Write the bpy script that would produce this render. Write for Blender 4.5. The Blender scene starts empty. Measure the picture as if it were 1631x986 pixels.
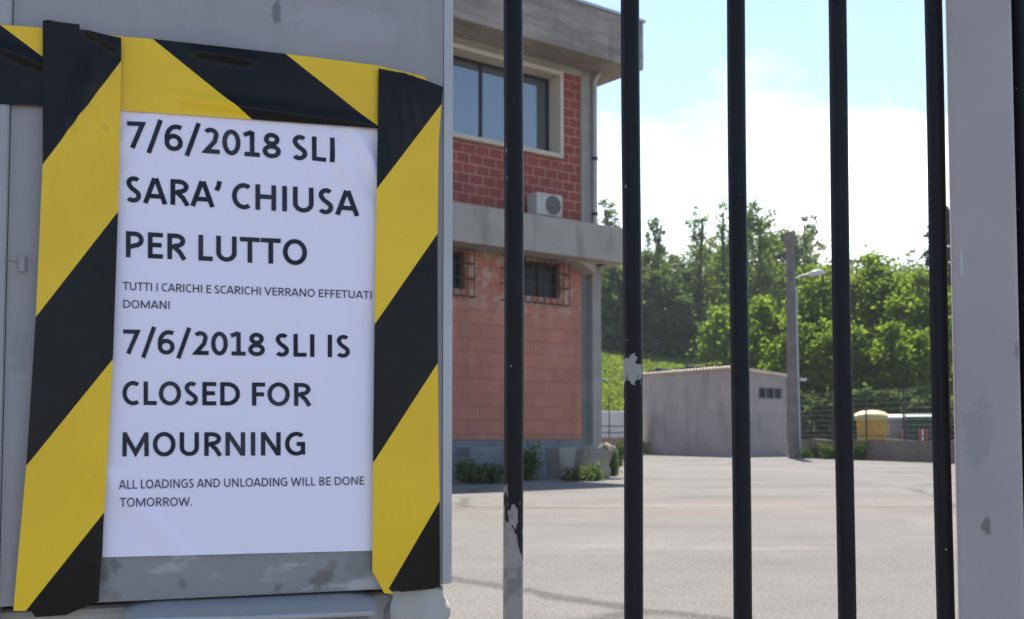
import bpy, bmesh, math, random
import numpy as np
from mathutils import Vector, Matrix, noise

random.seed(7); np.random.seed(7)
S = bpy.context.scene
R = math.radians

# ------------------------------------------------------------------ camera
F = 1750.0                 # focal length in photo pixels (photo 1631 x 986)
PITCH = R(3.0)
CAMZ = 0.8
PPY = 598.3
cam = bpy.data.cameras.new('camera'); co = bpy.data.objects.new('camera', cam)
S.collection.objects.link(co); S.camera = co
co.location = (0, 0, CAMZ); co.rotation_euler = (R(90) + PITCH, 0, 0)
cam.sensor_width = 36; cam.lens = 36 * F / 1631
cam.shift_y = (PPY - 493) / 1631
cam.dof.use_dof = True; cam.dof.focus_distance = 0.95; cam.dof.aperture_fstop = 21
cam.clip_start = 0.05; cam.clip_end = 3000

# ------------------------------------------------------------------ light
SUN_EL, SUN_AZ = R(58), R(9)        # azimuth clockwise from +Y (the view direction)
w = bpy.data.worlds.new('World'); S.world = w; w.use_nodes = True
nt = w.node_tree; N = nt.nodes; L = nt.links
N.clear()
out = N.new('ShaderNodeOutputWorld'); bg = N.new('ShaderNodeBackground'); bg.inputs['Strength'].default_value = 0.07
sky = N.new('ShaderNodeTexSky'); sky.sky_type = 'NISHITA'; sky.sun_disc = False
sky.sun_elevation = SUN_EL; sky.sun_rotation = SUN_AZ; sky.altitude = 200; sky.air_density = 1.0; sky.dust_density = 0.5; sky.ozone_density = 0.9
tc = N.new('ShaderNodeTexCoord'); sep = N.new('ShaderNodeSeparateXYZ'); L.new(tc.outputs['Generated'], sep.inputs[0])
mp = N.new('ShaderNodeMapping'); mp.inputs['Scale'].default_value = (1, 1, 2.3); mp.inputs['Location'].default_value = (1.9, 0.4, 0.3)
L.new(tc.outputs['Generated'], mp.inputs[0])
nz = N.new('ShaderNodeTexNoise'); nz.inputs['Scale'].default_value = 5.0; nz.inputs['Detail'].default_value = 8; nz.inputs['Roughness'].default_value = 0.52
L.new(mp.outputs[0], nz.inputs['Vector'])
# clouds thicken towards the horizon
mr = N.new('ShaderNodeMapRange'); mr.inputs['From Min'].default_value = 0.10; mr.inputs['From Max'].default_value = 0.36
mr.inputs['To Min'].default_value = 0.33; mr.inputs['To Max'].default_value = -0.04; L.new(sep.outputs['Z'], mr.inputs['Value'])
ad = N.new('ShaderNodeMath'); ad.operation = 'ADD'; L.new(nz.outputs['Fac'], ad.inputs[0]); L.new(mr.outputs[0], ad.inputs[1])
# ... and towards the sun; unseen sky behind camera cleared to dim and blue the foreground
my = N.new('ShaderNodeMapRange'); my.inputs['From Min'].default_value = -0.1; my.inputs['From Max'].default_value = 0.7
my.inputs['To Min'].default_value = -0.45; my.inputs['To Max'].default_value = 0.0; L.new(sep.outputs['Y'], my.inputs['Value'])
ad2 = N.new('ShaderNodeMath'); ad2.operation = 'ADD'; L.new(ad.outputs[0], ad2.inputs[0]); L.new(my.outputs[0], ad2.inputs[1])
rp = N.new('ShaderNodeValToRGB'); rp.color_ramp.elements[0].position = 0.47; rp.color_ramp.elements[1].position = 0.84
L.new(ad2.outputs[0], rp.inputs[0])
mx = N.new('ShaderNodeMixRGB'); mx.inputs['Color2'].default_value = (9.5, 9.6, 9.8, 1)
tint = N.new('ShaderNodeMixRGB'); tint.blend_type = 'MULTIPLY'; tint.inputs['Fac'].default_value = 1; tint.inputs['Color2'].default_value = (.95, .965, 1.0, 1)
L.new(sky.outputs[0], tint.inputs['Color1'])
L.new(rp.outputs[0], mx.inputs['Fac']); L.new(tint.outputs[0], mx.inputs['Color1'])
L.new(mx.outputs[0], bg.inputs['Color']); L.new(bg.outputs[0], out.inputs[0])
sd = bpy.data.lights.new('sun', 'SUN'); sd.energy = 2.9; sd.angle = R(0.5); sd.color = (1, 0.95, 0.87)
so = bpy.data.objects.new('sun', sd); S.collection.objects.link(so)
sv = Vector((math.sin(SUN_AZ) * math.cos(SUN_EL), math.cos(SUN_AZ) * math.cos(SUN_EL), math.sin(SUN_EL)))
so.rotation_euler = sv.to_track_quat('Z', 'Y').to_euler(); so.location = (10, 20, 40)
S.view_settings.view_transform = 'Standard'; S.view_settings.look = 'None'; S.view_settings.gamma = 1
S.view_settings.use_curve_mapping = False
S.view_settings.exposure = 1.74
S.cycles.diffuse_bounces = 6; S.cycles.transmission_bounces = 8

# ------------------------------------------------------------------ helpers
def ray(x, y):
    cx = (x - 815.5) / F; cy = (PPY - y) / F
    return Vector((cx, math.cos(PITCH) - cy * math.sin(PITCH), cy * math.cos(PITCH) + math.sin(PITCH)))
CAM = Vector((0, 0, CAMZ))
def at(x, y, Y):                        # the point on the sight line of a photo pixel at depth Y
    d = ray(x, y); return CAM + d * (Y / d.y)
def ground(x, y):
    d = ray(x, y); return CAM + d * (-CAMZ / d.z)

class Frame:                            # a vertical plane: u along it, v away from the camera, z up
    def __init__(s, p, ang):
        s.p = Vector((p[0], p[1], 0)); s.a = ang
        s.u = Vector((math.cos(ang), math.sin(ang), 0)); s.v = Vector((-math.sin(ang), math.cos(ang), 0))
    def hit(s, x, y, v=0.0):
        d = ray(x, y); t = ((s.p + s.v * v) - CAM).dot(s.v) / d.dot(s.v)
        q = CAM + d * t; return ((q - s.p).dot(s.u), q.z)
    def w(s, u, v, z): return s.p + s.u * u + s.v * v + Vector((0, 0, z))

def tag(o, label=None, cat=None, group=None, kind=None):
    if label: o['label'] = label
    if cat: o['category'] = cat
    if group: o['group'] = group
    if kind: o['kind'] = kind
    return o
def thing(name, label, cat, loc=(0, 0, 0), rotz=0.0, group=None):
    o = bpy.data.objects.new(name, None); S.collection.objects.link(o)
    o.empty_display_size = 0.1
    o.location = loc; o.rotation_euler = (0, 0, rotz)
    return tag(o, label, cat, group)
def inv_of(parent):
    o = parent
    while o is not None and o.parent is not None: o = o.parent
    if o is None: return Matrix.Identity(4)
    return (Matrix.Translation(o.location) @ Matrix.Rotation(o.rotation_euler.z, 4, 'Z')).inverted()

class MB:                               # collects shapes in world coordinates, builds ONE mesh
    def __init__(s): s.v = []; s.f = []; s.m = []
    def add(s, vs, fs, mi=0):
        o = len(s.v); s.v += [Vector(q) for q in vs]
        s.f += [tuple(i + o for i in f) for f in fs]; s.m += [mi] * len(fs); return s
    def box(s, fr, u0, u1, v0, v1, z0, z1, mi=0):
        P = [fr.w(u, v, z) for z in (z0, z1) for (u, v) in ((u0, v0), (u1, v0), (u1, v1), (u0, v1))]
        return s.add(P, [(3, 2, 1, 0), (4, 5, 6, 7), (0, 1, 5, 4), (1, 2, 6, 5), (2, 3, 7, 6), (3, 0, 4, 7)], mi)
    def tube(s, path, rad, n=8, mi=0, cap=True):
        path = [Vector(p) for p in path]
        if not hasattr(rad, '__len__'): rad = [rad] * len(path)
        base = len(s.v); prev = None
        for i, p in enumerate(path):
            t = (path[min(i + 1, len(path) - 1)] - path[max(i - 1, 0)]).normalized()
            if prev is None:
                ref = Vector((0, 0, 1)) if abs(t.z) < .9 else Vector((1, 0, 0))
                a = t.cross(ref).normalized()
            else:
                a = (prev - t * prev.dot(t)).normalized()
            prev = a; b = t.cross(a)
            for k in range(n):
                an = 2 * math.pi * k / n
                s.v.append(p + (a * math.cos(an) + b * math.sin(an)) * rad[i])
        for i in range(len(path) - 1):
            for k in range(n):
                k2 = (k + 1) % n
                s.f.append((base + i * n + k, base + i * n + k2, base + (i + 1) * n + k2, base + (i + 1) * n + k)); s.m.append(mi)
        if cap:
            s.f.append(tuple(base + k for k in reversed(range(n)))); s.m.append(mi)
            e = base + (len(path) - 1) * n
            s.f.append(tuple(e + k for k in range(n))); s.m.append(mi)
        return s
    def build(s, name, mats, parent=None, bevel=0.0, smooth=False, seg=2):
        me = bpy.data.meshes.new(name); im = inv_of(parent)
        me.from_pydata([tuple(im @ q) for q in s.v], [], s.f)
        if not isinstance(mats, (list, tuple)): mats = [mats]
        for m in mats: me.materials.append(m)
        me.polygons.foreach_set('material_index', s.m)
        bm = bmesh.new(); bm.from_mesh(me)
        bmesh.ops.recalc_face_normals(bm, faces=bm.faces[:])
        if bevel > 0:
            es = [e for e in bm.edges if e.is_manifold and e.calc_face_angle(0) > R(30)]
            bmesh.ops.bevel(bm, geom=es, offset=bevel, segments=seg, affect='EDGES', profile=0.5, clamp_overlap=True)
        for f in bm.faces: f.smooth = smooth
        bm.to_mesh(me); bm.free()
        if smooth:
            try: me.set_sharp_from_angle(angle=R(40))
            except Exception: pass
        o = bpy.data.objects.new(name, me); S.collection.objects.link(o)
        if parent is not None: o.parent = parent
        return o

# ------------------------------------------------------------------ materials
def srgb(r, g, b):
    f = lambda c: (c / 255 / 12.92) if c <= 10 else ((c / 255 + .055) / 1.055) ** 2.4
    return (f(r), f(g), f(b), 1)
def c4(c): return tuple(c) if len(c) == 4 else (*c, 1)
class M:
    def __init__(s, name, rough=.6, spec=.4, metallic=0, ior=None):
        s.m = bpy.data.materials.new(name); s.m.use_nodes = True
        s.nt = s.m.node_tree; s.N = s.nt.nodes; s.L = s.nt.links
        s.b = s.N['Principled BSDF']; s.b.inputs['Roughness'].default_value = rough
        s.b.inputs['Specular IOR Level'].default_value = spec; s.b.inputs['Metallic'].default_value = metallic
        if ior: s.b.inputs['IOR'].default_value = ior
        s.t = s.N.new('ShaderNodeTexCoord'); s.col = None
    def base(s, c):
        n = s.N.new('ShaderNodeRGB'); n.outputs[0].default_value = c4(c); s.col = n.outputs[0]; return s
    def vec(s, scale=(1, 1, 1), loc=(0, 0, 0), rot=(0, 0, 0), src=None):
        mp = s.N.new('ShaderNodeMapping'); mp.inputs['Scale'].default_value = scale
        mp.inputs['Location'].default_value = loc; mp.inputs['Rotation'].default_value = rot
        s.L.new(src or s.t.outputs['Object'], mp.inputs[0]); return mp.outputs[0]
    def noise(s, scale, detail=5, rough=.55, vec=None, dist=0):
        n = s.N.new('ShaderNodeTexNoise'); n.inputs['Scale'].default_value = scale
        n.inputs['Detail'].default_value = detail; n.inputs['Roughness'].default_value = rough; n.inputs['Distortion'].default_value = dist
        s.L.new(vec or s.t.outputs['Object'], n.inputs['Vector']); return n.outputs['Fac']
    def ramp(s, fac, a, b, ca=0.0, cb=1.0):
        r = s.N.new('ShaderNodeMapRange'); r.clamp = True
        r.inputs['From Min'].default_value = a; r.inputs['From Max'].default_value = b
        r.inputs['To Min'].default_value = ca; r.inputs['To Max'].default_value = cb
        s.L.new(fac, r.inputs['Value']); return r.outputs[0]
    def math(s, op, a, b=None):
        n = s.N.new('ShaderNodeMath'); n.operation = op
        for i, q in enumerate((a, b)):
            if q is None: continue
            if isinstance(q, (int, float)): n.inputs[i].default_value = q
            else: s.L.new(q, n.inputs[i])
        return n.outputs[0]
    def mix(s, fac, c, mode='MIX'):
        n = s.N.new('ShaderNodeMixRGB'); n.blend_type = mode
        if isinstance(fac, (int, float)): n.inputs['Fac'].default_value = fac
        else: s.L.new(fac, n.inputs['Fac'])
        s.L.new(s.col, n.inputs['Color1'])
        if isinstance(c, (tuple, list)): n.inputs['Color2'].default_value = c4(c)
        else: s.L.new(c, n.inputs['Color2'])
        s.col = n.outputs[0]; return s
    def var(s, c, scale=3, a=.45, b=.65, detail=5, vec=None, amount=1):
        return s.mix(s.ramp(s.noise(scale, detail, vec=vec), a, b, 0, amount), c)
    def bump(s, h, dist=.01, strength=.5):
        n = s.N.new('ShaderNodeBump'); n.inputs['Distance'].default_value = dist; n.inputs['Strength'].default_value = strength
        s.L.new(h, n.inputs['Height']); s.L.new(n.outputs[0], s.b.inputs['Normal']); return s
    def rough(s, f): s.L.new(f, s.b.inputs['Roughness']); return s
    def spot(s, c, sc, r, n, col, amount=1.0):   # a scuff of irregular outline round the point c
        v = s.N.new('ShaderNodeVectorMath'); v.operation = 'SUBTRACT'; s.L.new(s.t.outputs['Object'], v.inputs[0]); v.inputs[1].default_value = tuple(c)
        q = s.N.new('ShaderNodeVectorMath'); q.operation = 'MULTIPLY'; s.L.new(v.outputs[0], q.inputs[0]); q.inputs[1].default_value = sc
        l = s.N.new('ShaderNodeVectorMath'); l.operation = 'LENGTH'; s.L.new(q.outputs[0], l.inputs[0])
        k = s.math('ADD', l.outputs['Value'], s.math('MULTIPLY', s.math('SUBTRACT', s.noise(n, 5, .65), .5), r * 2.2))
        return s.mix(s.ramp(k, r * 1.1, r * .7, 0, amount), col)
    def xyz(s):
        n = s.N.new('ShaderNodeSeparateXYZ'); s.L.new(s.t.outputs['Object'], n.inputs[0]); return n.outputs
    def done(s):
        if s.col is not None: s.L.new(s.col, s.b.inputs['Base Color'])
        return s.m

def simple(name, c, c2=None, scale=6, rough=.6, spec=.4, bump=None, metallic=0, ior=None, a=.4, b=.7):
    m = M(name, rough, spec, metallic, ior).base(c)
    if c2: m.var(c2, scale, a, b)
    if bump: m.bump(m.noise(bump[0], 6), bump[1], .6)
    return m.done()

# ground
m = M('old_asphalt', .9, .2).base((.150, .140, .126))
m.var((.180, .167, .148), .35, .4, .62, 6)
m.var((.12, .115, .108), .9, .55, .75, 6, amount=.5)
X = m.xyz()
band = m.math('ADD', m.math('MULTIPLY', X[0], -.12), X[1])
band = m.math('ADD', band, m.ramp(m.noise(.5, 5), 0, 1, -2.2, 2.2))
pk = m.math('MULTIPLY', m.ramp(band, 10.2, 11.2), m.ramp(band, 13.2, 12.4))
pk = m.math('MULTIPLY', pk, m.ramp(m.noise(1.4, 6), .38, .62))
m.mix(m.math('MULTIPLY', pk, .6), (.22, .14, .105))
cr = m.N.new('ShaderNodeTexVoronoi'); cr.feature = 'DISTANCE_TO_EDGE'; cr.inputs['Scale'].default_value = .22
wv = m.N.new('ShaderNodeTexNoise'); wv.inputs['Scale'].default_value = 1.2; wv.inputs['Detail'].default_value = 4; m.L.new(m.t.outputs['Object'], wv.inputs['Vector'])
va = m.N.new('ShaderNodeMixRGB'); va.inputs['Fac'].default_value = .35; m.L.new(m.t.outputs['Object'], va.inputs['Color1']); m.L.new(wv.outputs['Color'], va.inputs['Color2'])
m.L.new(va.outputs[0], cr.inputs['Vector'])
m.mix(m.math('MULTIPLY', m.ramp(cr.outputs['Distance'], .014, .004), m.ramp(m.noise(.3, 2), .38, .52, 0, .9)), (.06, .055, .05))
st = m.noise(1, 6, .6, m.vec((.22, .6, 1), rot=(0, 0, .25))); m.mix(m.ramp(st, .53, .63, 0, .5), (.095, .087, .078)); m.mix(m.ramp(st, .42, .36, 0, .5), (.23, .21, .19))
m.mix(m.ramp(m.noise(.55, 3, .4, m.vec(loc=(7, 3, 0))), .6, .625, 0, .35), (.115, .11, .105))
gr = m.noise(52, 5, .85); m.mix(m.ramp(m.noise(3.5, 6, .7), .5, .66, 0, .4), (.10, .092, .083)); m.mix(m.ramp(gr, .5, .64, 0, .75), (.29, .268, .24)); m.mix(m.ramp(gr, .48, .36, 0, .8), (.06, .056, .05))
m.bump(gr, .007, .5); ASPHALT = m.done()

m = M('meadow_grass', .9, .1).base((.11, .155, .045)); m.var((.15, .20, .06), .5, .4, .6); m.var((.07, .10, .035), 1.7, .5, .7)
m.bump(m.noise(6, 4), .2, .8); GRASSG = m.done()

# building
def blocks(name, c1, c2, mortar, bw, bh, ms, peel=None):
    m = M(name, .85, .2)
    sp = m.N.new('ShaderNodeSeparateXYZ'); m.L.new(m.t.outputs['Object'], sp.inputs[0])
    cb = m.N.new('ShaderNodeCombineXYZ'); m.L.new(sp.outputs[0], cb.inputs[0]); m.L.new(sp.outputs[2], cb.inputs[1])
    br = m.N.new('ShaderNodeTexBrick'); br.inputs['Scale'].default_value = 1
    br.inputs['Brick Width'].default_value = bw; br.inputs['Row Height'].default_value = bh; br.inputs['Mortar Size'].default_value = ms
    br.inputs['Mortar Smooth'].default_value = .3
    br.inputs['Color1'].default_value = c4(c1); br.inputs['Color2'].default_value = c4(c2); br.inputs['Mortar'].default_value = c4(mortar)
    m.L.new(cb.outputs[0], br.inputs['Vector']); m.col = br.outputs['Color']
    m.mix(m.ramp(m.noise(1.3, 6), .4, .7, 0, .45), tuple(.65 * q for q in c1))
    m.mix(m.ramp(m.noise(9, 6), .55, .75, 0, .35), tuple(min(1, 1.4 * q) for q in c2))
    if peel:
        X = m.xyz(); k = m.math('MULTIPLY', m.ramp(X[2], 2.9, 3.5), m.ramp(m.noise(3.2, 6), .5, .56))
        m.mix(m.math('MULTIPLY', k, .8), peel)
        m.mix(m.math('MULTIPLY', m.ramp(m.noise(2.2, 7, vec=m.vec((1, 1, .5))), .6, .68), .35), peel)
    m.mix(m.ramp(m.noise(1, 6, .6, m.vec((1.6, 1.6, .22))), .5, .72, 0, .55), tuple(.5 * q + .03 for q in c1))
    m.mix(m.ramp(m.noise(3.5, 6, .65), .58, .7, 0, .4), tuple(.6 * q + .12 for q in c2))
    h = m.math('ADD', br.outputs['Fac'], m.math('MULTIPLY', m.noise(25, 4), -.5))
    m.bump(h, -.012, .6)
    return m.done()
UBRICK = blocks('dark_red_block', (.29, .075, .058), (.23, .06, .05), (.43, .22, .17), .31, .19, .015)
LBRICK = blocks('salmon_painted_block', (.49, .20, .14), (.42, .17, .12), (.36, .155, .112), .52, .26, .012, (.46, .35, .28))
def concrete(name, c, c2, board=0.0, stain=.5):
    m = M(name, .9, .15).base(c); m.var(c2, 1.6, .4, .7, 6)
    m.var(tuple(.55 * q for q in c[:3]), 2.0, .55, .75, 6, m.vec((1.3, 1.3, .25)), stain)
    if board:
        m.mix(m.ramp(m.noise(1.0, 7, .65, m.vec((.7, .7, 7))), .48, .62, 0, .5), tuple(.5 * q for q in c[:3]))
        X = m.xyz(); wv = m.math('FRACT', m.math('MULTIPLY', X[2], board))
        ln = m.ramp(wv, .06, .0, 0, .5); m.mix(ln, tuple(.5 * q for q in c[:3]))
    m.bump(m.noise(14, 6), .012, .6); return m.done()
CONC = concrete('weathered_concrete', (.28, .245, .21), (.35, .31, .265), 5.5, .7)
CONC2 = concrete('plain_concrete', (.33, .295, .255), (.39, .35, .30), 0, .75)
CONC3 = concrete('pale_frame_concrete', (.50, .44, .35), (.56, .50, .40), 0, .2)
PLINTH = concrete('blue_grey_plinth', (.17, .18, .19), (.21, .215, .22))
COLM = concrete('grey_column', (.27, .245, .225), (.33, .30, .275), 0, .6)
STUCCO = concrete('shed_render', (.34, .30, .28), (.40, .35, .325), 0, .6)
RUBBLE = concrete('rubble_stone', (.21, .175, .13), (.33, .29, .22), 0, .9)
DIRTWALL = concrete('mossy_low_wall', (.13, .115, .10), (.17, .15, .13))
BROWNWALL = blocks('brown_brick', (.33, .22, .17), (.28, .19, .15), (.36, .3, .26), .25, .08, .01)
DARKFRAME = simple('dark_window_frame', (.012, .012, .014), rough=.4)
GLASS = M('reflective_glass', .05, .5, 0, 2.9).base((.035, .05, .065)).done()
DARKGLASS = M('dark_pane', .2, .25).base((.012, .013, .015)).done()
IRON = simple('rusty_dark_iron', (.02, .018, .017), (.06, .035, .022), 20, .6)
PIPE = simple('grey_downpipe', (.42, .40, .38), (.34, .32, .3), 5, .5)
ROOFSHEET = simple('fibre_cement', (.80, .72, .60), (.66, .56, .45), 3, .8, .2, (20, .01))
TAR = simple('tar_scrap', (.02, .02, .02), rough=.9)
ACWHITE = simple('ac_white', (.46, .43, .39), (.36, .34, .30), 4, .5)
ACGREY = simple('ac_grey', (.20, .20, .20), rough=.5)
POLEM = simple('pole_concrete', (.155, .14, .135), (.21, .19, .18), 2.2, .85, .2, (18, .01))
LAMPW = simple('lamp_white', (.55, .55, .55), rough=.35)
GALV = simple('galvanised', (.40, .41, .42), rough=.45, metallic=.4)
CABLE = simple('black_cable', (.02, .02, .02), rough=.6)
FENCEM = simple('dark_green_wire', (.025, .035, .03), rough=.6)
BINY = simple('yellow_bin', (.52, .31, .03), (.44, .26, .03), 4, .45)
BINL = simple('yellow_bin_lid', (.50, .41, .15), rough=.5)
BINW = simple('grey_white_bin', (.40, .39, .40), (.33, .32, .34), 4, .45)
BING = simple('dark_green_bin', (.018, .05, .03), rough=.4)
REDW = simple('red_reflector', (.55, .04, .04), rough=.4)
WHTR = simple('white_reflector', (.8, .8, .8), rough=.4)
WALLW = simple('white_wall', (.72, .70, .70), (.62, .60, .6), 2, .8)
# foreground
m = M('grey_panel_paint', .5, .35).base((.375, .338, .345)); m.var((.33, .30, .305), 3, .35, .65, 6)
m.var((.42, .40, .40), 26, .64, .74, 4, amount=.5); m.var((.20, .19, .19), 18, .68, .76, 5, amount=.6); m.var((.26, .25, .25), 5, .5, .75, 6, m.vec((6, 6, .6)), .6)
m.bump(m.noise(9, 4), .002, .5); PANEL = m.done()
m = M('worn_panel_bottom', .5, .35).base((.31, .30, .30)); m.var((.23, .225, .225), 9, .35, .65, 6)
m.var((.50, .48, .47), 17, .54, .64, 5, m.vec((1, 1, 3.5)), .8); m.var((.15, .11, .09), 26, .60, .70, 5, amount=.75); m.var((.12, .12, .12), 60, .62, .70, 4, amount=.6)
m.bump(m.noise(14, 5), .002, .6); PANELB = m.done()
m = M('panel_edge', .4, .5).base((.50, .48, .48)); m.var((.40, .385, .39), 9, .4, .7); EDGE = m.done()
def tape(name, c, c2, rough, spec):
    m = M(name, rough, spec).base(c); m.var(c2, 12, .4, .7)
    m.var(tuple(.55 * q + .02 for q in c), 45, .68, .78, 5, amount=.5)
    h = m.math('ADD', m.noise(1, 4, .5, m.vec((95, 95, 9))), m.noise(38, 4)); m.bump(h, .0012, .6); return m.done()
TAPEY = tape('yellow_tape', (.95, .60, .018), (.87, .53, .016), .33, .4)
TAPEK = tape('black_tape', (.008, .006, .006), (.013, .011, .011), .28, .22)
m = M('paper', .55, .25).base((.94, .87, 1.0)); m.bump(m.noise(16, 4), .0015, .5); PAPER = m.done()
INK = simple('printed_ink', (.022, .024, .04), (.05, .052, .07), 30, .6, .2)
INKS = simple('printed_ink_small', (.07, .073, .10), (.12, .122, .15), 40, .6, .2)
def barmat(name, patch=None, bottom=None):
    m = M(name, .5, .22).base((.007, .007, .010)); m.var((.012, .011, .014), 14, .4, .7)
    X = m.xyz(); n = m.noise(75, 5, .6, m.vec((1, 1, .45)))
    if bottom:                           # paint flaked off from the foot upwards
        z0, z1 = bottom
        k = m.math('ADD', n, m.ramp(X[2], z0, z1, .36, -.28))
        k = m.math('ADD', k, m.ramp(X[0], -.008, .008, .12, -.10))
        fk = m.ramp(k, .56, .58); m.mix(fk, (.30, .285, .275)); m.mix(m.math('MULTIPLY', fk, m.ramp(m.noise(60, 5), .55, .65)), (.22, .20, .19))
        m.bump(fk, -.0006, .8)
    if patch:
        z0, hz = patch
        dz = m.math('ABSOLUTE', m.math('SUBTRACT', X[2], z0))
        k = m.math('ADD', m.ramp(dz, 0, hz, .72, .3), m.math('MULTIPLY', m.math('SUBTRACT', m.noise(70, 5, .65), .5), 1.5))
        k = m.math('ADD', k, m.ramp(X[0], -.01, .008, .16, -.22))
        fk = m.math('MULTIPLY', m.ramp(k, .5, .52), m.ramp(dz, hz * 1.5, hz * 1.4)); m.mix(fk, (.33, .315, .305)); m.bump(fk, -.0006, .8)
    sp = m.ramp(m.noise(90, 2), .76, .78); m.mix(sp, (.3, .29, .28))
    return m.done()
m = M('white_post_paint', .55, .3).base((.43, .38, .378)); m.var((.38, .335, .335), 5, .4, .65); m.var((.13, .12, .12), 16, .74, .77, 4, amount=.7)
m.bump(m.noise(30, 4), .001, .5); POSTM = m.done()
CEMENT = concrete('pale_cement', (.42, .39, .36), (.50, .47, .44), 0, .35)
BLUEG = simple('blue_grey_metal', (.30, .285, .28), (.245, .235, .235), 8, .42, .45)
LINER = simple('dark_slot', (.02, .02, .022), rough=.8)
RIMM = simple('pale_rim', (.45, .44, .44), (.38, .36, .35), 14, .5)
# plants
def leaf(name, c1, c2, c3, tr=.4):
    m = bpy.data.materials.new(name); m.use_nodes = True; nt = m.node_tree; N = nt.nodes; L = nt.links
    N.clear(); o = N.new('ShaderNodeOutputMaterial')
    g = N.new('ShaderNodeNewGeometry'); r = N.new('ShaderNodeValToRGB')
    r.color_ramp.elements[0].color = c4(c1); r.color_ramp.elements[1].color = c4(c3)
    e = r.color_ramp.elements.new(.5); e.color = c4(c2)
    t = N.new('ShaderNodeTexCoord'); n = N.new('ShaderNodeTexNoise'); n.inputs['Scale'].default_value = .7; n.inputs['Detail'].default_value = 3
    L.new(t.outputs['Object'], n.inputs['Vector'])
    a = N.new('ShaderNodeMath'); a.operation = 'MULTIPLY_ADD'; a.inputs[1].default_value = 1.5; a.inputs[2].default_value = -.5; L.new(n.outputs['Fac'], a.inputs[0])
    b = N.new('ShaderNodeMath'); b.operation = 'MULTIPLY_ADD'; b.inputs[1].default_value = .5; L.new(g.outputs['Random Per Island'], b.inputs[0]); L.new(a.outputs[0], b.inputs[2])
    L.new(b.outputs[0], r.inputs[0])
    d = N.new('ShaderNodeBsdfDiffuse'); q = N.new('ShaderNodeBsdfTranslucent'); x = N.new('ShaderNodeMixShader'); x.inputs[0].default_value = tr
    L.new(r.outputs[0], d.inputs[0])
    h = N.new('ShaderNodeMixRGB'); h.blend_type = 'MULTIPLY'; h.inputs[0].default_value = 1; h.inputs['Color2'].default_value = (1.35, 1.3, .55, 1)
    L.new(r.outputs[0], h.inputs['Color1']); L.new(h.outputs[0], q.inputs[0])
    L.new(d.outputs[0], x.inputs[1]); L.new(q.outputs[0], x.inputs[2]); L.new(x.outputs[0], o.inputs[0]); return m
LF_ROB = leaf('robinia_leaf', (.095, .15, .035), (.14, .205, .045), (.19, .255, .06), .62)
LF_MID = leaf('mid_leaf', (.085, .13, .042), (.12, .175, .055), (.16, .215, .07), .6)
LF_DRK = leaf('dark_leaf', (.06, .095, .048), (.085, .128, .06), (.115, .16, .076), .5)
LF_PIN = leaf('pine_needle', (.022, .042, .028), (.034, .056, .034), (.045, .07, .04), .25)
LF_FAR = leaf('far_leaf', (.095, .12, .07), (.12, .15, .085), (.15, .18, .10), .5)
LF_GRS = leaf('grass_blade', (.13, .175, .045), (.165, .22, .06), (.20, .26, .08), .5)
LF_WEED = leaf('weed_leaf', (.055, .095, .035), (.08, .125, .042), (.12, .165, .055), .4)
BARK = simple('bark', (.10, .085, .07), (.06, .05, .042), 5, .9, .1, (12, .02))
IVYB = simple('ivy_bark', (.035, .04, .025), (.05, .045, .03), 6, .9, .1)

# ------------------------------------------------------------------ setting: ground, hill
def terrain(x, y):
    k = min(1, max(0, (x - 6) / 6)); y0 = 41 + 5 * k
    t = y - y0
    if t <= 0: return -0.06
    z = float(np.interp(t, [0, 8, 24, 33, 100, 200], [0, 1.2, 4.8, 6.2, 20.5, 23]))
    return z + .25 * min(1, t / 10) * noise.noise(Vector((x * .12, y * .12, 3.1))) - .05
b = MB(); b.add([(-700, -500, 0), (700, -500, 0), (700, 1200, 0), (-700, 1200, 0)], [(0, 1, 2, 3)])
tag(b.build('ground', ASPHALT), kind='structure')
b = MB(); xs = np.linspace(-90, 130, 111); ys = list(np.linspace(40, 90, 51)) + list(np.linspace(94, 230, 30))
nx, ny = len(xs), len(ys)
b.add([(x, y, terrain(x, y)) for y in ys for x in xs], [(j * nx + i, j * nx + i + 1, (j + 1) * nx + i + 1, (j + 1) * nx + i) for j in range(ny - 1) for i in range(nx - 1)])
tag(b.build('hill', GRASSG, smooth=True), kind='structure')

# ------------------------------------------------------------------ the building
P0 = at(850, 690, 21.5)
BA = math.atan2(.612, .791)     # the warehouse front
SA = math.atan2(.493, .87)      # the shed stands a little more square-on
FB = Frame(P0, BA)
uc = FB.hit(952, 600)[0]                       # right corner
bld = thing('warehouse', 'two storey concrete and red block building with overhanging flat roof', 'building', FB.p, BA)
U0 = -16.0; D = 12.0
zled1 = FB.hit(850, 398, -.7)[1]; zled0 = zled1
zlb = FB.hit(850, 400, -.7)[1]; zlt = FB.hit(850, 341, -.7)[1]     # ledge front
OV = .8
zfb = FB.hit(838, 59, -OV)[1]; zft = FB.hit(908, 0, -OV)[1]
uroof = FB.hit(1025, 80, -OV)[0]
uled = FB.hit(1003, 380, -.7)[0]
zpl = FB.hit(850, 700)[1]
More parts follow.
